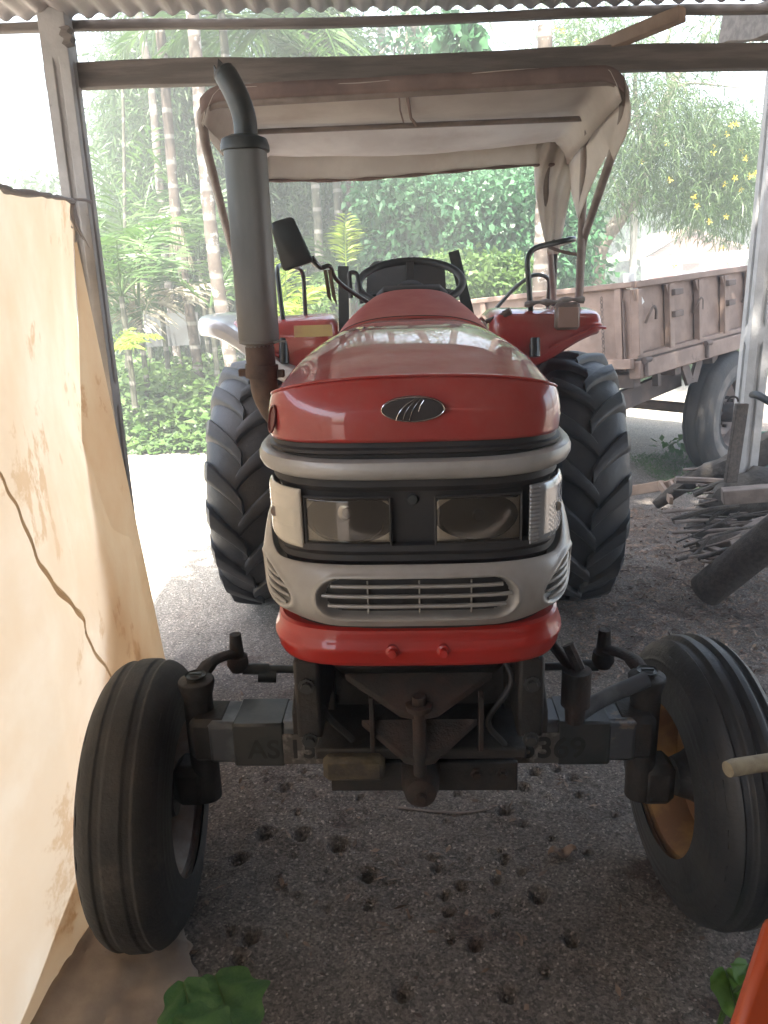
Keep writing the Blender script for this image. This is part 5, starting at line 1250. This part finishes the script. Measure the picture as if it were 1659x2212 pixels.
# left: bamboo like leaf mass, many narrow leaves
B = [(240, 90, 300, 250, .5), (300, 60, 420, 480, 1.1), (240, 250, 480, 760, .85), (430, 60, 470, 180, .8), (590, 60, 760, 130, .7), (560, 380, 820, 640, 1.0), (480, 180, 560, 420, .8), (440, 380, 620, 700, .8), (600, 60, 640, 120, .6)]
c_, r_, n_ = px_clumps(B, 12.5, 17.5, 115, .50, 85)
v, f = clumps(c_, r_, n_, .20, .030, -.55, 1.1, .2); stuff('bamboo_thicket', v, f, M['leafbamboo'], 'tall thicket of narrow bamboo leaves on the left of the wood', 'bamboo')
# right of it: bushy vines mass
B = [(780, 385, 1180, 640, 1.3), (820, 60, 960, 125, .25), (1180, 360, 1270, 640, .8), (1000, 400, 1180, 640, .6)]
c_, r_, n_ = px_clumps(B, 10.5, 13.5, 260, .36, 80)
v, f = clumps(c_, r_, n_, .11, .065, -.4, 1.0, .15); stuff('vine_thicket', v, f, M['leafvine'], 'dense wall of creeper leaves behind the steering wheel', 'thicket')
B = [(930, 560, 1160, 650, 1.2), (1080, 600, 1180, 660, 1), (640, 620, 720, 700, .8)]
c_, r_, n_ = px_clumps(B, 9.2, 10.2, 420, .22, 60)
v, f = clumps(c_, r_, n_, .09, .06, -.3); stuff('creeper_bush', v, f, M['leafbright'], 'low bush of lighter creeper leaves above the trailer board', 'bush')
# far dark backing wood
c_, r_, n_ = [], [], []
for k in range(420):
    x = rng.uniform(-7.5, 13); z = rng.uniform(0, 5.2)**1.0
    if x > 5.6: continue
    if x < -3.9 and z > 1.6: continue
    c_.append((x, rng.uniform(19, 23), z)); r_.append(rng.uniform(.7, 1.2)); n_.append(95)
v, f = clumps(c_, r_, n_, .30, .13, -.3, 1.0); stuff('far_wood', v, f, M['leafdark'], 'dark far wood closing the view behind the grove', 'wood')
c_, r_, n_ = [], [], []
for k in range(150):
    x = rng.uniform(-4.5, 6); z = rng.uniform(4.5, 10)
    if rng.random() < .35: continue
    c_.append((x, rng.uniform(17, 23), z)); r_.append(rng.uniform(.5, 1.0)); n_.append(70)
v, f = clumps(c_, r_, n_, .28, .06, -.5, 1.0); stuff('high_foliage', v, f, M['leafbamboo'], 'loose upper leaves of the grove against the white sky', 'foliage')
# young palms at the left
def young(x, y, Y, nf, L, m_, label, el=(25, 80), az=(0, 360), n=20, w_=.035, h=0):
    p = at(x, y, Y); t = empty('young_palm', (p.x, Y, 0), 0, label, 'palm'); 
    if p.z > .1: m = MB(); m.tube([V(0, 0, -.02), V(.01, 0, p.z*.5), V(0, 0, p.z)], [.04, .035, .03], 8); m.build('stem', M['arecag'], t)
    palm_crown(t, (0, 0, max(.02, p.z)), nf, L, m_, el, az, w_, 1.0, .45, n=n); return t
young(300, 690, 9.6, 9, 1.35, M['leafpalm'], 'young palm with fanned fronds left of the leaning trunks')
young(262, 640, 8.9, 7, 1.1, M['leafpalm'], 'young palm pressed against the left post')
young(455, 665, 9.9, 8, 1.25, M['leafpalm'], 'young palm behind the thick pale trunk')
young(760, 640, 11.0, 8, 1.0, M['leafpalm'], 'young palm left behind the steering wheel')
young(620, 700, 8.8, 7, .62, M['leafyellow'], 'yellow green young palm between exhaust and handrail', (35, 85))
young(748, 585, 10.0, 3, .62, M['leafyellow'], 'upright yellow spear leaf left of the steering wheel', (80, 89), n=16)
young(235, 770, 8.5, 5, .55, M['leafyellow'], 'small plant with yellow arching leaves near the post', (20, 70), n=10, w_=.05)
young(345, 640, 10.3, 8, 1.1, M['leafdead'], 'half dry palm with bleached drooping fronds', (0, 45))
young(430, 560, 11.4, 8, 1.3, M['leafpalm'], 'taller young palm between the two lichen trunks')
young(300, 560, 11.8, 9, 1.5, M['leafpalm'], 'broad fan of palm fronds in front of the bamboo')
for (x, y, Y, lab) in ((372, 430, 10.2, 'dead frond hanging beside the leaning trunk'), (300, 480, 10.0, 'dead frond drooping from the slender sapling')):
    p = at(x, y, Y); t = empty('dead_frond', tuple(p), 0, lab, 'frond'); parts = []
    for k in range(3):
        pts, P, D, l_, w2 = frond((0, 0, 0), (random.uniform(-.3, .3), -.1, -1), .8, n=24, w_=.012, ll=.35, droop=.3, stiff=1.3); D[:, 2] -= 1.2
        parts.append(leaf_arrays(P, D, l_, w2))
    v, f = cat(parts); mesh_np('leaflets', v, f, M['leafdead'], parent=t); MB().tube([V(0, 0, 0), V(.02, 0, -.4), V(.05, 0, -.8)], .008, 5).build('midrib', M['leafdead'], t)
# crowns of palms seen in the gap between the beams
for (x, y, Y, lab, az) in ((478, 30, 10.5, 'palm crown hanging just above the exhaust tip', (0, 360)), (655, 25, 11, 'dense palm crown above the beam left of centre', (0, 360)), (705, 40, 11.5, 'spiky palm crown above the canopy seam', (0, 360))):
    p = at(x, y, Y); t = empty('palm_tree', (p.x, Y, 0), 0, lab, 'tree'); MB().tube([V(0, 0, 0), V(.05, 0, p.z*.5), V(0, 0, p.z)], [.07, .06, .05], 10).build('trunk', M['arecag'], t)
    palm_crown(t, (0, 0, p.z), 13, 1.5, M['leafpalm'], (-35, 60), az, .04, 1.2, n=24)
# hanging dead twigs at top centre
t = empty('bare_tree', tuple(at(885, 400, 12)*1.0), 0, 'bare hanging branches seen above the beam right of centre', 'tree'); t.location.z = 0
m = MB(); o = V(t.location.x, t.location.y, 0)
for k in range(12):
    a = at(random.uniform(860, 940), random.uniform(55, 80), 12)-o; b = a+V(random.uniform(-.5, .3), random.uniform(-.3, .3), -random.uniform(.2, .8)); m.tube(smooth_path([a, (a+b)/2+V(random.uniform(-.15, .15), 0, 0), b], 4), [.022-.0022*i for i in range(9)], 5)
m.tube(smooth_path([at(905, 640, 12)-o, at(900, 350, 12)-o, at(915, 120, 12)-o, at(880, 30, 12)-o], 6), [.10-.003*i for i in range(19)], 8); m.build('trunk', M['yellowbark'], t)
# sunny ground cover on the left
def cover(n, x0, x1, y0, y1, hfun, L, W, m_, name, label):
    X = rng.uniform(x0, x1, n); Y = rng.uniform(y0, y1, n); edge = 8.35+.35*vnoise(X*1.3, X*0+3)+.25*vnoise(X*5, X*0+9)
    k = Y > edge; X, Y, edge = X[k], Y[k], edge[k]; Hh = hfun(X, Y)*np.clip((Y-edge)/.5+.15, 0, 1)*(.7+.8*(vnoise(X*2.2, Y*2.2)+.5))
    Z = Hh*rng.random(len(X))**.6; P = np.stack([X, Y, Z], -1); D = rng.normal(size=P.shape); D[:, 2] = abs(D[:, 2])*.5; D[:, 1] -= .2
    N_ = rng.normal(size=P.shape)*.5; N_[:, 2] += 1.2; N_[:, 1] -= .4
    v, f = leaf_arrays(P, D, L*rng.uniform(.5, 1.3, len(X)), W*rng.uniform(.6, 1.2, len(X)), N_, .2); return stuff(name, v, f, m_, label, 'ground cover')
cover(34000, -6.0, -.7, 8.1, 12.5, lambda x, y: .30+.07*(y-8.3), .10, .065, M['leafground'], 'ground_cover', 'sunlit carpet of low leafy weeds beside the track')
cover(9000, -6.0, -.7, 8.3, 12, lambda x, y: .50+.06*(y-8.3), .15, .10, M['leafbright'], 'tall_weeds', 'broad leaved weeds rising out of the ground cover')
def cover2(n, xr, yr, h, L, W, m_, name, label):
    X = rng.uniform(*xr, n); Y = rng.uniform(*yr, n); P = np.stack([X, Y, h*rng.random(n)**1.2*(1+vnoise(X*2, Y*2))], -1)
    D = rng.normal(size=P.shape); D[:, 2] = abs(D[:, 2])+.4; v, f = leaf_arrays(P, D, L*rng.uniform(.5, 1.3, n), W, None, .2); return stuff(name, v, f, m_, label, 'ground cover')
cover2(16000, (-2, 9), (12.5, 19), .7, .14, .08, M['leafground'], 'undergrowth', 'green undergrowth at the foot of the wood')
cover2(2600, (2.35, 3.1), (5.9, 7.4), .05, .05, .007, M['leafground'], 'grass_patch', 'thin green grass beside the trailer tyre')
t = empty('weed', tuple(gnd(1450, 985)), 0, 'small weed growing in front of the trailer tyre', 'weed'); v, f = clumps([(0, 0, .13), (.12, .02, .12), (-.1, 0, .1)], [.09, .08, .07], [12, 10, 8], .085, .055); mesh_np('leaves', v, f, M['leafground'], parent=t); MB().tube([V(0, 0, 0), V(.01, 0, .12)], .004, 5).build('stem', M['arecag'], t)
# tin sheet in the undergrowth
tag(MB().box(at(372, 712, 11.2), (.75, .02, .45), rot=(0, 0, .2)).build('tin_sheet', M['greysheet']), 'grey tin sheet leaning among the plants behind the leaning trunks', 'sheet')
# thevetia tree at right
yt = empty('flowering_tree', (at(1290, 640, 12).x, 12, 0), 0, 'crooked grey tree with yellow flowers and narrow leaves on the right', 'tree'); o = -V(yt.location.x, 12, 0)
m = MB()
def tr_path(pp, Y): return smooth_path([at(x, y, Y)+o for x, y in pp], 6)
b0 = at(1286, 660, 12)+o
pth = [V(b0.x-.05, 0, -.02)]+[at(x, y, 12)+o for x, y in ((1286, 660), (1288, 590), (1300, 530), (1345, 465), (1390, 400), (1408, 330), (1425, 250), (1450, 190))]
pp = smooth_path(pth, 6); m.tube(pp, [.15-.0021*i for i in range(len(pp))], 14)
for (q, w0) in ((((1400, 380), (1385, 300), (1372, 200), (1375, 120)), .045), (((1425, 260), (1470, 150), (1520, 80), (1560, 20)), .05), (((1450, 190), (1440, 120), (1450, 40)), .04), (((1410, 290), (1480, 300), (1560, 330)), .025), (((1385, 300), (1345, 240), (1320, 180)), .02), (((1440, 200), (1490, 180), (1600, 190)), .022), (((1350, 460), (1330, 400), (1300, 330)), .018)):
    p_ = tr_path(q, 12); m.tube(p_, [w0*1.3*(1-.75*i/len(p_)) for i in range(len(p_))], 8)
for k in range(70):
    a = at(random.uniform(1330, 1640), random.uniform(60, 420), random.uniform(11, 13))+o; b = a+V(random.uniform(-.35, .35), random.uniform(-.2, .2), random.uniform(-.3, .25)); m.tube([a, (a+b)/2+V(0, 0, .04), b], [.008, .006, .003], 4)
m.build('trunk', M['yellowbark'], yt)
B = [(1440, 250, 1620, 470, 1.6), (1540, 470, 1640, 500, .9), (1200, 60, 1420, 110, 1.5), (1200, 100, 1280, 130, 1.5), (1340, 150, 1440, 440, .9), (1500, 60, 1659, 110, .8), (1440, 160, 1500, 260, .6), (1300, 280, 1420, 440, .6), (1420, 180, 1520, 260, .35), (1560, 270, 1659, 460, 1.1)]
c_, r_, n_ = px_clumps(B, 10.6, 13, 300, .34, 55)
v, f = clumps([tuple(Vector(c)+o) for c in c_], r_, n_, .165, .015, -.35, 1.0, .35); mesh_np('leaves', v, f, M['leafthin'], parent=yt)
fl = MB()
for k in range(5):
    a = k*1.257; d = V(math.cos(a), -.3, math.sin(a)); fl.add([V(0, 0, 0), d*.024+V(.011, 0, .005), d*.044, d*.024-V(.011, 0, .005)], [(0, 1, 2, 3)])
f0 = fl.build('flower', M['flower'], yt, fix=False)
for k, (x, y) in enumerate(((1245, 90), (1198, 62), (1215, 66), (1580, 270), (1590, 268), (1570, 290), (1545, 315), (1600, 325), (1587, 385), (1565, 398), (1498, 425), (1505, 445), (1385, 350), (1447, 388), (1440, 310), (1532, 478), (1568, 468), (1610, 342), (1630, 375), (1560, 535), (1458, 575), (1160, 395), (1620, 380), (1540, 330), (1600, 410))):
    q_ = f0 if k == 0 else f0.copy()
    if k: COL.objects.link(q_); q_.parent = yt
    q_.location = at(x, y, random.uniform(10.3, 11))+o; q_.rotation_euler = (0, random.uniform(0, 6), 0)
# darker broad tree far right and behind building
c_, r_, n_ = px_clumps([(1290, 440, 1420, 640, 1.3), (1380, 420, 1480, 560, .9), (1590, 330, 1700, 540, 1.4), (1280, 540, 1700, 640, 1.3), (1200, 400, 1300, 640, .8)], 31, 35, 130, .95, 60)
v, f = clumps(c_, r_, n_, .40, .20, -.3); stuff('distant_trees', v, f, M['leafdark'], 'hazy trees behind the brick gabled shed', 'trees')
c_, r_, n_ = px_clumps([(30, 370, 120, 440, .35)], 15, 16, 200, .35, 40); v, f = clumps(c_, r_, n_, .14, .06); t = empty('small_tree', (at(70, 400, 15.5).x, 15.5, 0), 0, 'faint leafy tree showing over the tarpaulin at the left edge', 'tree')
v = v-np.array([t.location.x, 15.5, 0]); mesh_np('crown', v, f, M['leafbamboo'], parent=t); MB().tube([V(0, 0, 0), V(.05, 0, 2.2), V(0, 0, at(70, 400, 15.5).z)], [.08, .06, .03], 8).build('trunk', M['arecag'], t)
# shade tree right of the shed: unseen, its crown shaped to shade the yard
st_ = empty('shade_tree', (5.6, 3.2, 0), 0, 'large shade tree out of view beyond the right end of the shed, crown shaped to shade the yard', 'tree')
m = MB(); m.tube(smooth_path([V(0, 0, 0), V(.1, .1, 2), V(-.2, .2, 4), V(-.5, .6, 5.5)], 6), [.22-.006*i for i in range(19)], 12); m.tube(smooth_path([V(-.1, .15, 3.4), V(-1.2, .6, 4.8), V(-2.2, 1.2, 5.6)], 5), [.09-.006*i for i in range(11)], 8); m.build('trunk', M['yellowbark'], st_)
c_ = [(rng.uniform(-5.0, 1.5), rng.uniform(-1.6, 2.7), rng.uniform(4.6, 6.6)) for k in range(300)]
v, f = clumps(c_, [.65]*300, [75]*300, .20, .09); mesh_np('crown', v, f, M['leafdark'], parent=st_)
c_ = [(rng.uniform(-7.2, -4.8), rng.uniform(-2.0, -.5), rng.uniform(4.7, 6.2)) for k in range(110)]  # unseen leaves added to shade the tractor canopy
v, f = clumps(c_, [.6]*110, [85]*110, .20, .09); mesh_np('canopy_shade_leaves', v, f, M['leafdark'], parent=st_)
# white pole, building
t = MB(); a, b = at(1371, 640, 12), at(1371, 440, 12); t.tube([V(a.x, 12, 0), V(b.x, 12, b.z)], .052, 14); tag(t.build('white_pole', M['white']), 'plain white pole standing behind the trailer', 'pole')
bd = empty('brick_shed', (10, 25, 0), 0, 'brick gabled shed with a white frame beyond the trailer', 'building'); o = V(-10, -25, 0)
A1, A2, A3 = at(1393, 560, 25)+o, at(1488, 500, 25)+o, at(1612, 545, 25)+o
m = MB(); m.prism([A1, A2, A3, V(A3.x, A3.y, .0), V(A1.x, A1.y, 0)], (0, 0, 0), (0, .2, 0)); m.build('gable_wall', M['brick'], bd, smooth=False)
m = MB(); m.bar(A1+V(-.2, -.02, 0), A2+V(0, -.02, .06), .12, .05); m.bar(A2+V(0, -.02, .06), A3+V(.4, -.02, -.05), .12, .05)
m.prism([A1+V(-.2, 0, 0), A2+V(0, 0, .1), A2+V(0, 4, .1), A1+V(-.2, 4, 0)], (0, 0, 0), (0, 0, .04)); m.prism([A2+V(0, 0, .1), A3+V(.4, 0, 0), A3+V(.4, 4, 0), A2+V(0, 4, .1)], (0, 0, 0), (0, 0, .04)); m.build('roof', M['rafter'], bd, smooth=False)
m = MB(); mid_ = (A1+A3)/2; m.bar(V(A2.x, -.15, A1.z), A2+V(0, -.15, 0), .06, .06, up=(0, 1, 0)); m.bar(V(A2.x, -.15, A1.z), A1.lerp(A2, .55)+V(0, -.15, 0), .06, .06, up=(0, 1, 0)); m.bar(V(A2.x, -.15, A1.z), A2.lerp(A3, .45)+V(0, -.15, 0), .06, .06, up=(0, 1, 0)); m.build('truss', M['rafter'], bd, smooth=False)
m = MB(); q0, q1 = at(1388, 566, 23.8)+o, at(1640, 547, 23.8)+o; m.bar(q0, q1, .3, .24); m.bar(V(q0.x+.08, q0.y, 0), q0+V(.08, 0, 0), .14, .14, up=(0, 1, 0))
for x in (1465, 1520, 1590): p = at(x, 575, 23.9)+o; m.bar(V(p.x, p.y, 0), V(p.x, p.y, 2.2), .18, .18, up=(0, 1, 0))
m.build('white_frame', M['white'], bd, smooth=False)
m = MB(); p0, p1 = at(1475, 585, 24.1)+o, at(1660, 585, 24.1)+o; m.box(((p0.x+p1.x)/2, p0.y, 1.05), (p1.x-p0.x, .05, 1.7)); m.build('panel_wall', mat('pale_blue_panel', (.50, .54, .58), (.44, .48, .52), .8, scale=1), bd, smooth=False)

# ------------------------------------------------------------------ haze volume added to stand for lens glare
hz = MB().box((3, 17, 5.75), (46, 46, 14.5)).build('haze', None, smooth=False)
hm = bpy.data.materials.new('glare_haze'); hm.use_nodes = True; hn = hm.node_tree.nodes; hn.remove(hn['Principled BSDF'])
pv = hn.new('ShaderNodeVolumePrincipled'); pv.inputs['Color'].default_value = (.93, .97, .95, 1); pv.inputs['Density'].default_value = .019
hm.node_tree.links.new(pv.outputs[0], hn['Material Output'].inputs['Volume']); hz.data.materials.append(hm); tag(hz, 'pale bright haze added to stand for lens glare over the yard', 'haze', kind='stuff')
